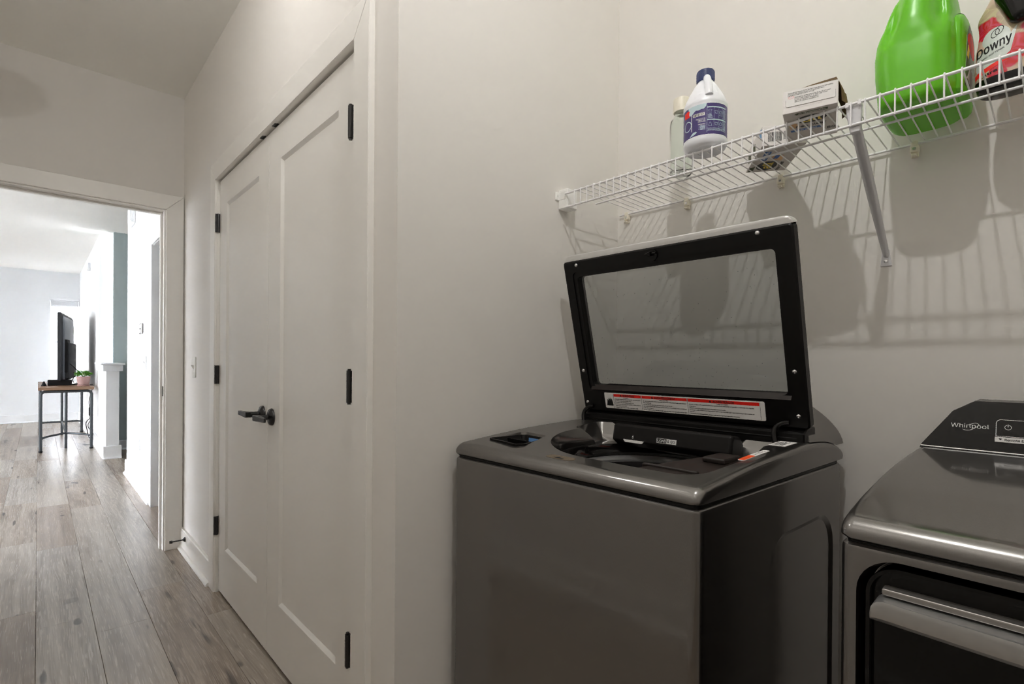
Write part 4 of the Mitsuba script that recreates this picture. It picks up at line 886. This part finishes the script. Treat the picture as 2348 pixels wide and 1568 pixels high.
for s, z in [('KEEP OUT OF', 0.0655), ('REACH OF', 0.0618), ('CHILDREN', 0.0581), ('WARNING', 0.0515)]:
    m_ = meshkit.text_mesh(s, 0.0026, 0.0002, True); m_.apply_translation((0.0005 - m_.bounds[1][0], z, 0.0003)); tx.append(wrapm(m_, 0.0536, 0))
lb('lettering', cat(*tx), 'm_ink_light')
lb('print_lines', cat(*[lab_shape(sbox(-0.012 - 0.004 * (k % 2), 0.0385 + 0.0025 * k, 0.0005, 0.0398 + 0.0025 * k), 0.0003, 0.0005, 0.01) for k in range(5)]), 'm_ice_blue')
grid = [sbox(0.004, 0.030, 0.0046, 0.099), sbox(0.021, 0.040, 0.0214, 0.094), sbox(0.034, 0.040, 0.0344, 0.094), sbox(0.0465, 0.040, 0.0469, 0.094)]
for g_ in grid: lb('table_rule', lab_shape(g_, 0.0003, 0.0005, 0.02), 'm_ice_blue')
for z_ in (0.0925, 0.0605): lb('table_header', lab_shape(sbox(0.005, z_, 0.060, z_ + 0.003), 0.0003, 0.0005), 'm_ice_blue')
shirt = Polygon([(0.0070, 0.0865), (0.0100, 0.0885), (0.0117, 0.0875), (0.0134, 0.0885), (0.0164, 0.0865), (0.0152, 0.0835), (0.0144, 0.084), (0.0144, 0.0765), (0.009, 0.0765), (0.009, 0.084), (0.0082, 0.0835)])
icons = [shirt.difference(shirt.buffer(-0.0005))]
for cx_, cz_ in ((0.0275, 0.0815), (0.0275, 0.052)):
    c_ = Polygon([(cx_ - 0.004, cz_ + 0.003), (cx_ + 0.004, cz_ + 0.003), (cx_ + 0.003, cz_ - 0.004), (cx_ - 0.003, cz_ - 0.004)]); icons.append(c_.difference(c_.buffer(-0.0006)))
for cx_, cz_ in ((0.0402, 0.0805), (0.0402, 0.051)):
    c_ = Point(cx_, cz_).buffer(0.0042); icons += [c_.difference(c_.buffer(-0.0006)), sbox(cx_ - 0.0045, cz_ - 0.008, cx_ + 0.0045, cz_ - 0.0072)]
icons.append(Polygon([(0.0105, 0.0555), (0.0135, 0.0555), (0.0165, 0.0455), (0.0075, 0.0455)]).difference(Polygon([(0.0108, 0.0545), (0.0132, 0.0545), (0.0156, 0.0462), (0.0084, 0.0462)])))
for k in range(4): icons.append(sbox(0.0065, 0.0665 + 0.0025 * k, 0.0185 - 0.001 * k, 0.0677 + 0.0025 * k))
for k in range(3): icons.append(sbox(0.006, 0.0345 + 0.0025 * k, 0.058, 0.0355 + 0.0025 * k))
for k in range(9): icons.append(sbox(0.049, 0.066 + 0.0027 * k, 0.058, 0.067 + 0.0027 * k)); icons.append(sbox(0.049, 0.040 + 0.0022 * k, 0.058, 0.0408 + 0.0022 * k))
lb('table_icons', lab_shape(unary_union(icons), 0.0003, 0.0005, 0.008), 'm_ice_blue')
lb('brand_mark', cat(lab_shape(Point(-0.0485, 0.058).buffer(0.0135).difference(Point(-0.0485, 0.058).buffer(0.0115)), 0.0003, 0.0005), lab_shape(Polygon([(-0.0405, 0.028), (-0.030, 0.0365), (-0.0225, 0.037), (-0.020, 0.0345), (-0.026, 0.030), (-0.036, 0.0275)]), 0.0003, 0.0005)), 'm_ice_blue')

# ------------------------------------------------------------------ dryer sheet boxes
def sheet_box(label, o, ang, open_end, blen=0.172):
    """o: the corner on the wires from which x (across the front, to the right) and y (to the back) run"""
    BW, BH = 0.104, 0.050
    c, s = math.cos(ang), math.sin(ang)
    bm = frame4((o[0], o[1], ZD + 0.0003), (s, -c, 0), (c, s, 0), (0, 0, 1))
    t = thing('dryer_sheet_box', label, 'box', 'dryer sheet boxes on the shelf')
    def b(name, mesh, m, smooth=False, label=None, parent=None): return obj(name, moved(mesh, bm), m, parent or t, smooth, label)
    body = b('carton', bx(0, BW, 0, blen, 0, BH, 0.0006), 'm_card_white')
    bottom = frame4((0, 0, -0.0001), (1, 0, 0), (0, 1, 0)); bottom[:3, 2] = (0, 0, -1)
    return t, b, bm, BW, BH, blen
def under(mesh, flip=False, BW=0.104, L=0.172):
    """print on the underside, reading left to right with its top towards the front (as seen from below in front)"""
    m = mesh.copy(); v = m.vertices.copy()
    v = np.column_stack([v[:, 0], 0 + v[:, 1] * -1, -0.0001 - v[:, 2]])
    m.vertices = v
    return m
def front(mesh): return moved(mesh, frame4((0, -0.0001, 0), (1, 0, 0), (0, 0, 1)))
def print_bottom(b, L, turn):
    """the big logo, on a field of 0.104 x L; turn: reads along the long side"""
    def P(poly, h0, h1, m, name):
        e = extrude(poly, h0, h1)
        if turn: e = moved(e, frame4((0.0, -L + 0.0, 0), (0, 1, 0), (-1, 0, 0))); e.vertices[:, 0] += 0.104
        b(name, under(e), m)
    return P
# box B: front edge over the lip, logo reading across
t, b, bm, BW, BH, L = sheet_box('white and grey dryer sheet box lying at the right with its torn brown end open', (1.216, 0.421), math.radians(14.5), True, 0.166)
flap = rrect(0.006, 0.1005, 0.0135, 0.0495, 0.004, 6)
b('flap', front(extrude(flap, 0, 0.0006)), 'm_paper', False, 'glued white flap with fine print')
b('flap_edge', front(extrude(flap.difference(flap.buffer(-0.0004)).intersection(sbox(0, 0, 0.12, 0.03)), 0.0004, 0.0008)), 'm_ink')
fl = []
for s, h, x, z, wmax in (('Synthetic Permanent Press Items: Always use low heat setting', 0.0022, 0.010, 0.0425, 0.085), ('or air fluff, when drying synthetic or permanent press items.', 0.0018, 0.010, 0.0396, 0.083), ('use free clear sheets are safe for all dryers', 0.0018, 0.010, 0.037, 0.080),
                         ('Distributed by Henkel Corporation, Rocky Hill, CT 06067', 0.0021, 0.023, 0.0315, 0.068), ('all free clear products 1-1-800-457-8739', 0.0022, 0.023, 0.0282, 0.062), ('For more ingredient information,', 0.0022, 0.023, 0.0249, 0.046), ('visit us at www.all-laundry.com', 0.0022, 0.023, 0.0216, 0.046)):
    m_ = meshkit.text_mesh(s, h, 0.0003, True); m_.apply_scale((min(1.0, wmax / np.ptp(m_.bounds[:, 0])), 1, 1)); m_.apply_translation((x, z, 0.0006)); fl.append(front(m_))
b('lettering', cat(*fl), 'm_ink')
el = trimesh.Trimesh
b('oval_mark', front(extrude(Polygon([(0.0165 + 0.0062 * math.cos(a), 0.0335 + 0.0024 * math.sin(a)) for a in np.linspace(0, 2 * PI, 32)]).difference(Polygon([(0.0165 + 0.0057 * math.cos(a), 0.0335 + 0.0020 * math.sin(a)) for a in np.linspace(0, 2 * PI, 32)])), 0.0006, 0.0008)), 'm_red')
code = meshkit.text_mesh('CJAF551F64 0026 10891', 0.003, 0.0002); code.apply_scale((0.05 / np.ptp(code.bounds[:, 0]), 1, 1)); code.apply_translation((0.025, 0.008, 0)); b('date_code', front(code), 'm_card_grey')
P = print_bottom(b, L, False)
P(sbox(0.0008, -L + 0.001, BW - 0.0008, -0.001), 0.0, 0.0002, 'm_card_grey', 'bottom_panel')
P(Polygon([(0.022, -0.0125), (0.027, -0.0075), (0.086, -0.0075), (0.086, -0.017), (0.026, -0.017)]), 0.0002, 0.0004, 'm_logo_green', 'claim_band')
def Pt(s, h, x, z, wmax, m, nm, bold=True, turn=None, dst=None):
    m_ = meshkit.text_mesh(s, h, 0.0002, bold); m_.apply_scale((wmax / np.ptp(m_.bounds[:, 0]), 1, 1)); m_.apply_translation((x - m_.bounds[0][0], z, 0.0004))
    return m_
b('claim_lettering', under(Pt('#1 RECOMMENDED', 0.0045, 0.030, -0.0145, 0.052, None, '')), 'm_card_white')
oval = Polygon([(0.054 + 0.031 * math.cos(a), -0.049 + 0.021 * math.sin(a)) for a in np.linspace(0, 2 * PI, 48)])
P(oval, 0.0002, 0.0004, 'm_logo_black', 'logo_oval')
b('logo_lettering', under(Pt('all', 0.026, 0.036, -0.062, 0.038, None, '')), 'm_logo_yellow')
b('lettering', under(Pt('free clear', 0.011, 0.020, -0.088, 0.062, None, '')), 'm_logo_black')
P(Polygon([(0.010, -0.097), (0.072, -0.097), (0.072, -0.108), (0.010, -0.108)]), 0.0002, 0.0004, 'm_logo_blue', 'blue_band')
b('band_lettering', under(Pt('dryer sheets', 0.006, 0.018, -0.1055, 0.045, None, '')), 'm_card_white')
b('count_lettering', under(Pt('80', 0.012, 0.083, -0.125, 0.016, None, '')), 'm_logo_black')
P(Polygon([(0.008, -0.066), (0.020, -0.060), (0.028, -0.072), (0.024, -0.086), (0.010, -0.088)]), 0.0002, 0.0004, 'm_tan', 'picture_patch')
# torn open brown flap at the right end
pts2 = [(BW + 0.0002, 0.0, 0.004), (BW + 0.0002, 0.0, 0.049), (BW + 0.012, 0.03, 0.040), (BW + 0.016, 0.055, 0.028), (BW + 0.018, 0.075, 0.014), (BW + 0.016, 0.09, 0.001), (BW + 0.0002, 0.12, 0.003), (BW + 0.0002, 0.12, 0.049)]
rag = []
for k in range(9):
    y = 0.004 + k * 0.012; d_ = 0.004 + 0.014 * math.sin(PI * (k + 0.6) / 9.6) + 0.002 * (k % 2)
    rag.append((y, d_))
V, Fc = [], []
for y, d_ in rag:
    for zt2, dx in ((0.0485, 0.001), (0.030 + 0.001 * (int(y * 1000) % 3), d_ * 0.8), (0.004, d_)):
        V += [(BW + dx, y, zt2), (BW + dx + 0.0006, y, zt2)]
for i in range(len(rag) - 1):
    for j in range(2):
        a = i * 6 + j * 2
        for o_ in (0, 1):
            q = a + o_; Fc += [(q, q + 6, q + 8), (q, q + 8, q + 2)]
b('torn_flap', trimesh.Trimesh(np.array(V), np.array(Fc), process=False), 'm_card_brown', False, 'torn brown cardboard end flap')
b('torn_flap', hull([(0.03, 0.002, BH), (BW, 0.002, BH), (BW, 0.0045, BH), (0.03, 0.0045, BH), (0.058, 0.003, BH + 0.004), (BW - 0.003, 0.003, BH + 0.0075), (BW - 0.003, 0.004, BH + 0.0075), (BW, 0.03, BH + 0.002)]), 'm_card_brown')
# box A: turned, behind the lip, logo reading the other way
t, b, bm, BW, BH, L = sheet_box('white dryer sheet box lying turned at the left with a barcode side', (1.353, 0.517), math.radians(34), False, 0.187)
P = print_bottom(b, L, False)
P(sbox(0.0008, -L + 0.001, BW - 0.0008, -0.001), 0.0, 0.0002, 'm_card_grey', 'bottom_panel')
bars = []; xx = 0.014
while xx < 0.045:
    w_ = r2.choice([0.0006, 0.0010, 0.0016]); bars.append(sbox(xx, 0.010, xx + w_, 0.034)); xx += w_ + r2.choice([0.0007, 0.0011])
b('barcode_bars', front(extrude(unary_union(bars), 0, 0.0003)), 'm_ink')
bars = []; xx = 0.050
while xx < 0.060:
    w_ = r2.choice([0.0006, 0.0010]); bars.append(sbox(xx, 0.013, xx + w_, 0.034)); xx += w_ + r2.choice([0.0007, 0.0011])
b('barcode_bars', front(extrude(unary_union(bars), 0, 0.0003)), 'm_ink')
rec_ = []
for a0 in (0, 2.1, 4.2):
    rec_.append(Polygon([(0.076 + 0.0075 * math.cos(a), 0.020 + 0.0075 * math.sin(a)) for a in np.linspace(a0, a0 + 1.5, 8)] + [(0.076 + 0.005 * math.cos(a), 0.020 + 0.005 * math.sin(a)) for a in np.linspace(a0 + 1.5, a0, 8)]))
b('recycle_mark', front(extrude(unary_union(rec_ + [sbox(0.068, 0.032, 0.084, 0.036)]), 0, 0.0003)), 'm_ink')
# underside: logo reads from the back; print turned half round
def under2(mesh):
    m = mesh.copy(); v = m.vertices.copy(); m.vertices = np.column_stack([BW - v[:, 0] if False else v[:, 0], v[:, 1], v[:, 2]])
    r = moved(m, frame4((0, 0, 0), (0, -1, 0), (1, 0, 0)))       # text runs towards the back on the underside
    return under(r)
oval = Polygon([(0.126 + 0.029 * math.cos(a), 0.046 + 0.024 * math.sin(a)) for a in np.linspace(0, 2 * PI, 48)])
oval2 = Polygon([(0.045 + 0.026 * math.cos(a), -0.142 + 0.034 * math.sin(a)) for a in np.linspace(0, 2 * PI, 48)])
b('logo_oval', under(extrude(oval2, 0.0002, 0.0004)), 'm_logo_black')
m_ = meshkit.text_mesh('all', 0.024, 0.0002, True); m_.apply_scale((0.044 / np.ptp(m_.bounds[:, 0]), 1, 1)); m_.apply_translation((-0.022, -0.011, 0.0004))
m_ = moved(m_, frame4((0.047, -0.142, 0), (0, 1, 0), (-1, 0, 0))); b('logo_lettering', under(m_), 'm_logo_yellow')
b('blue_band', under(extrude(Polygon([(0.018, -0.040), (0.034, -0.040), (0.034, -0.100), (0.018, -0.100)]), 0.0002, 0.0004)), 'm_logo_blue')
m_ = meshkit.text_mesh('dryer sheets', 0.007, 0.0002, True); m_.apply_scale((0.050 / np.ptp(m_.bounds[:, 0]), 1, 1)); b('band_lettering', under(moved(m_, frame4((0.0295, -0.095, 0.0004), (0, 1, 0), (-1, 0, 0)))), 'm_card_white')
b('claim_band', under(extrude(Polygon([(0.004, -0.150), (0.016, -0.144), (0.016, -0.182), (0.004, -0.182)]), 0.0002, 0.0004)), 'm_logo_green')
m_ = meshkit.text_mesh('free clear', 0.010, 0.0002, True); m_.apply_scale((0.062 / np.ptp(m_.bounds[:, 0]), 1, 1)); b('lettering', under(moved(m_, frame4((0.084, -0.178, 0.0004), (0, 1, 0), (-1, 0, 0)))), 'm_logo_black')
b('picture_patch', under(extrude(Polygon([(0.046, -0.060), (0.072, -0.072), (0.074, -0.108), (0.052, -0.100), (0.042, -0.084)]), 0.0002, 0.0004)), 'm_tan')
b('picture_patch', under(extrude(Polygon([(0.050, -0.066), (0.062, -0.070), (0.060, -0.092), (0.048, -0.088)]), 0.0004, 0.0006)), 'm_logo_blue')
# end panel at the left
endm = lambda m: moved(m, frame4((-0.0001, 0, 0), (0, -1, 0), (0, 0, 1)))
b('end_stripe', endm(extrude(Polygon([(-0.030, 0.046), (-0.006, 0.046), (-0.006, 0.020), (-0.020, 0.028)]), 0, 0.0003)), 'm_blue_label')
b('end_mark', endm(extrude(unary_union([rrect(-0.095, -0.070, 0.012, 0.036, 0.003), rrect(-0.150, -0.12, 0.010, 0.036, 0.003)]), 0, 0.0003)), 'm_logo_green')

# ------------------------------------------------------------------ green detergent jug
t = thing('detergent_jug', 'large bright green detergent jug on the shelf beside the brace', 'jug')
jx, jy = 1.448, 0.207
R_ = []
N = 72
for z, a, by0, by1, e in [(0.0, 0.098, -0.052, 0.060, 4.5), (0.004, 0.107, -0.060, 0.068, 4.5), (0.012, 0.112, -0.064, 0.072, 4.2), (0.03, 0.1145, -0.066, 0.0735, 4), (0.08, 0.1145, -0.066, 0.078, 4), (0.12, 0.113, -0.066, 0.079, 4), (0.150, 0.111, -0.064, 0.077, 3.6),
                         (0.165, 0.109, -0.062, 0.074, 3.3), (0.185, 0.106, -0.062, 0.067, 3.0), (0.215, 0.101, -0.060, 0.058, 2.9), (0.240, 0.094, -0.056, 0.050, 2.7), (0.262, 0.082, -0.048, 0.039, 2.5), (0.280, 0.063, -0.037, 0.026, 2.2), (0.292, 0.038, -0.022, 0.012, 2.0)]:
    R_.append(superellipse(jx, jy + (by0 + by1) / 2, a, (by1 - by0) / 2, ZD + z, e, N))
jm = loft(R_)
jm = man_of(jm).refine_to_length(0.006)
jmesh = mesh_of(jm)
v = jmesh.vertices.copy(); zr = v[:, 2] - ZD; yr = v[:, 1] - jy; xr = v[:, 0] - jx
nf = np.clip((-xr - 0.02) / 0.08, 0, 1)
g = lambda q, w_: np.exp(-(q / w_) ** 2)
# flutes of the grip on the narrow end: two grooves that open downwards, a swelling between
h_ = np.clip((zr - 0.125) / 0.05, 0, 1) * np.clip((0.30 - zr) / 0.05, 0, 1)
off = (-0.013 * (g(yr - 0.050 + 0.14 * (zr - 0.12), 0.011) + g(yr + 0.042 - 0.05 * (zr - 0.12), 0.011)) + 0.004 * g(yr - 0.004, 0.022)) * 1.5 * h_ * nf
v[:, 0] -= off
jmesh.vertices = v
trimesh.smoothing.filter_taubin(jmesh, iterations=4)
obj('body', jmesh, 'm_jug', t, True)
# raised label cheek on the right side (towards -y)
ch = []
for z, a, w_ in [(0.010, 0.090, 0.002), (0.016, 0.096, 0.0075), (0.05, 0.100, 0.010), (0.12, 0.100, 0.010), (0.150, 0.095, 0.0095), (0.170, 0.083, 0.007), (0.182, 0.064, 0.003)]:
    ch.append(superellipse(jx + 0.022, jy - 0.058, a * 0.93, 0.012 + w_, ZD + z, 3.0, N))
obj('label_cheek', loft(ch), 'm_jug', t, 50)
lab = Polygon([(-0.075, 0.020), (0.082, 0.020), (0.086, 0.05), (0.080, 0.13), (0.055, 0.162), (0.0, 0.168), (-0.045, 0.162), (-0.070, 0.13), (-0.078, 0.05)])
def on_jug(poly, h):
    m = extrude(poly, 0, h).subdivide_to_size(0.006)
    # cheek surface y for (x, z)
    x = m.vertices[:, 0].copy(); z = m.vertices[:, 1].copy(); n = m.vertices[:, 2].copy()
    a = np.interp(z, [0.010, 0.016, 0.05, 0.12, 0.150, 0.170, 0.182], [0.0837, 0.0893, 0.093, 0.093, 0.0884, 0.0772, 0.0595]); w_ = 0.012 + np.interp(z, [0.010, 0.016, 0.05, 0.12, 0.150, 0.170, 0.182], [0.002, 0.0075, 0.010, 0.010, 0.0095, 0.007, 0.003])
    q = np.clip(np.abs(x) / a, 0, 0.999); y = w_ * (1 - q ** 3) ** (1 / 3)
    m.vertices = np.column_stack([jx + 0.022 + x, jy - 0.058 - y - n, ZD + z]); m.invert(); return m
lk = obj('label', on_jug(lab.buffer(-0.004), 0.0005), 'm_jug_label', t, 40, 'dark label on the right side')
obj('red_oval', on_jug(Polygon([(-0.02 + 0.042 * math.cos(a), 0.120 + 0.024 * math.sin(a)) for a in np.linspace(0, 2 * PI, 40)]), 0.0008), 'm_red', lk)
obj('yellow_patch', on_jug(Polygon([(-0.068, 0.085), (-0.058, 0.110), (-0.05, 0.10), (-0.056, 0.08)]), 0.0008), 'm_logo_yellow', lk)
obj('pale_patch', on_jug(Polygon([(-0.064, 0.04), (-0.045, 0.066), (-0.03, 0.058), (-0.02, 0.074), (0.0, 0.05), (-0.02, 0.03)]), 0.0008), 'm_card_grey', lk)
obj('cap', cat(lathe([(0, 0.286), (0.030, 0.286), (0.030, 0.318), (0.027, 0.322), (0, 0.322)], 48, (jx + 0.01, jy - 0.006, ZD))), 'm_jug', t, 40)

# ------------------------------------------------------------------ softener bottle
t = thing('softener_bottle', 'red floral fabric softener bottle with black base and black cap at the right edge', 'bottle')
sx, sy = 1.436, 0.054
SR = []
prof_s = [(0.0, 0.030, 0.052, 3.0), (0.003, 0.036, 0.058, 3.0), (0.010, 0.039, 0.0625, 3.0), (0.030, 0.040, 0.0655, 3.0), (0.060, 0.040, 0.066, 3.0), (0.085, 0.0395, 0.0645, 3.0), (0.105, 0.038, 0.0615, 2.8), (0.125, 0.0375, 0.0595, 2.7), (0.140, 0.0375, 0.0605, 2.6), (0.150, 0.037, 0.0620, 2.6), (0.158, 0.036, 0.0605, 2.6), (0.175, 0.033, 0.052, 2.5), (0.195, 0.028, 0.043, 2.4), (0.215, 0.022, 0.034, 2.3), (0.23, 0.018, 0.022, 2.2)]
for z, a, b_, e in prof_s: SR.append(superellipse(sx, sy, a, b_, ZD + z, e, 64))
sm = loft(SR); obj('body', sm, 'm_floral', t, 50, 'red and beige floral printed body')
base = loft([superellipse(sx, sy, a + 0.0006, b_ + 0.0006, ZD + z, 3.0, 64) for z, a, b_ in ((-0.0006, 0.0304, 0.0524), (0.0028, 0.0364, 0.0584), (0.010, 0.039, 0.0625), (0.024, 0.0397, 0.0650), (0.0245, 0.0387, 0.0640))])
obj('base', base, 'm_gloss_black', t, 50, 'black base')
fz = lambda z: np.interp(z, [p[0] for p in prof_s], [p[1] for p in prof_s]); fb = lambda z: np.interp(z, [p[0] for p in prof_s], [p[2] for p in prof_s])
def on_soft(mesh, seg=0.004):
    """x to the right as seen from the front (-y), y up, z off the front face"""
    m = mesh.subdivide_to_size(seg) if seg else mesh
    x, z, n = m.vertices[:, 0].copy(), m.vertices[:, 1].copy(), m.vertices[:, 2].copy()
    a, b_ = fz(z) + 0.0003, fb(z) + 0.0003
    e = 2.9; q = np.clip(np.abs(x) / b_, 0, 0.9995); d_ = a * (1 - q ** e) ** (1 / e)
    m.vertices = np.column_stack([sx - d_ - n, sy - x, ZD + z]); m.invert() if False else None
    m = trimesh.Trimesh(m.vertices, m.faces, process=False)
    return m
pl = unary_union([Point(-0.032, 0.100).buffer(0.021), Polygon([(-0.060, 0.078), (-0.012, 0.098), (-0.0015, 0.113), (-0.006, 0.088), (-0.011, 0.064), (-0.020, 0.056), (-0.058, 0.036), (-0.063, 0.05)])]).intersection(sbox(-0.0635, 0.02, 0.01, 0.135))
pk = obj('plaque', on_soft(extrude(pl, 0, 0.0003)), 'm_plaque', t, 40, 'pale plaque behind the lettering')
m_ = meshkit.text_mesh('Downy', 0.0165, 0.0003, True)
m_.apply_scale((0.054 / np.ptp(m_.bounds[:, 0]), 1.05, 1)); v = m_.vertices.copy(); v[:, 0] += 0.22 * v[:, 1]; m_.vertices = v
m_.apply_transform(trimesh.transformations.rotation_matrix(0.24, (0, 0, 1))); m_.apply_translation((-0.0620 - m_.bounds[0][0], 0.0845 - 0.014, 0.0003))
obj('lettering', on_soft(m_, 0.006), 'm_ink', pk)
rg = []
for cx_, cz_ in ((-0.0335, 0.109), (-0.0275, 0.1125)):
    o1 = [(cx_ + 0.0062 * math.cos(a) + 0.25 * 0.0085 * math.sin(a), cz_ + 0.0085 * math.sin(a)) for a in np.linspace(0, 2 * PI, 40)]
    o2 = [(cx_ + 0.0052 * math.cos(a) + 0.25 * 0.0073 * math.sin(a), cz_ + 0.0073 * math.sin(a)) for a in np.linspace(0, 2 * PI, 40)]
    rg.append(Polygon(o1).difference(Polygon(o2)))
obj('ring_mark', on_soft(extrude(unary_union(rg), 0.0003, 0.0006)), 'm_ink', pk)
m_ = meshkit.text_mesh('FABRIC SOFTENER', 0.0028, 0.0003, True); m_.apply_scale((0.042 / np.ptp(m_.bounds[:, 0]), 1, 1)); m_.apply_transform(trimesh.transformations.rotation_matrix(0.30, (0, 0, 1))); m_.apply_translation((-0.060, 0.0605, 0.0003)); obj('small_lettering', on_soft(m_, 0.006), 'm_ink', pk)
obj('red_ribbon', on_soft(extrude(Polygon([(-0.064, 0.030), (-0.012, 0.050), (-0.010, 0.058), (-0.064, 0.040)]), 0.0003, 0.0006)), 'm_red', pk)
m_ = meshkit.text_mesh('ultra', 0.0052, 0.0003, True); m_.apply_scale((0.026 / np.ptp(m_.bounds[:, 0]), 1, 1)); m_.apply_transform(trimesh.transformations.rotation_matrix(0.22, (0, 0, 1))); m_.apply_translation((-0.056, 0.0265, 0.0003)); obj('small_lettering', on_soft(m_, 0.006), 'm_ink', pk)
cap_ = []
obj('cap', hull(np.vstack([trimesh.creation.icosphere(subdivisions=2, radius=r).vertices + (x, y, ZD + z) for r, x, y, z in ((0.016, 1.392, 0.054, 0.128), (0.016, 1.392, 0.012, 0.136), (0.024, 1.398, 0.066, 0.180), (0.026, 1.40, 0.008, 0.200), (0.022, 1.405, 0.062, 0.215), (0.022, 1.44, 0.055, 0.235))])), 'm_gloss_black', t, 50, 'large glossy black cap')
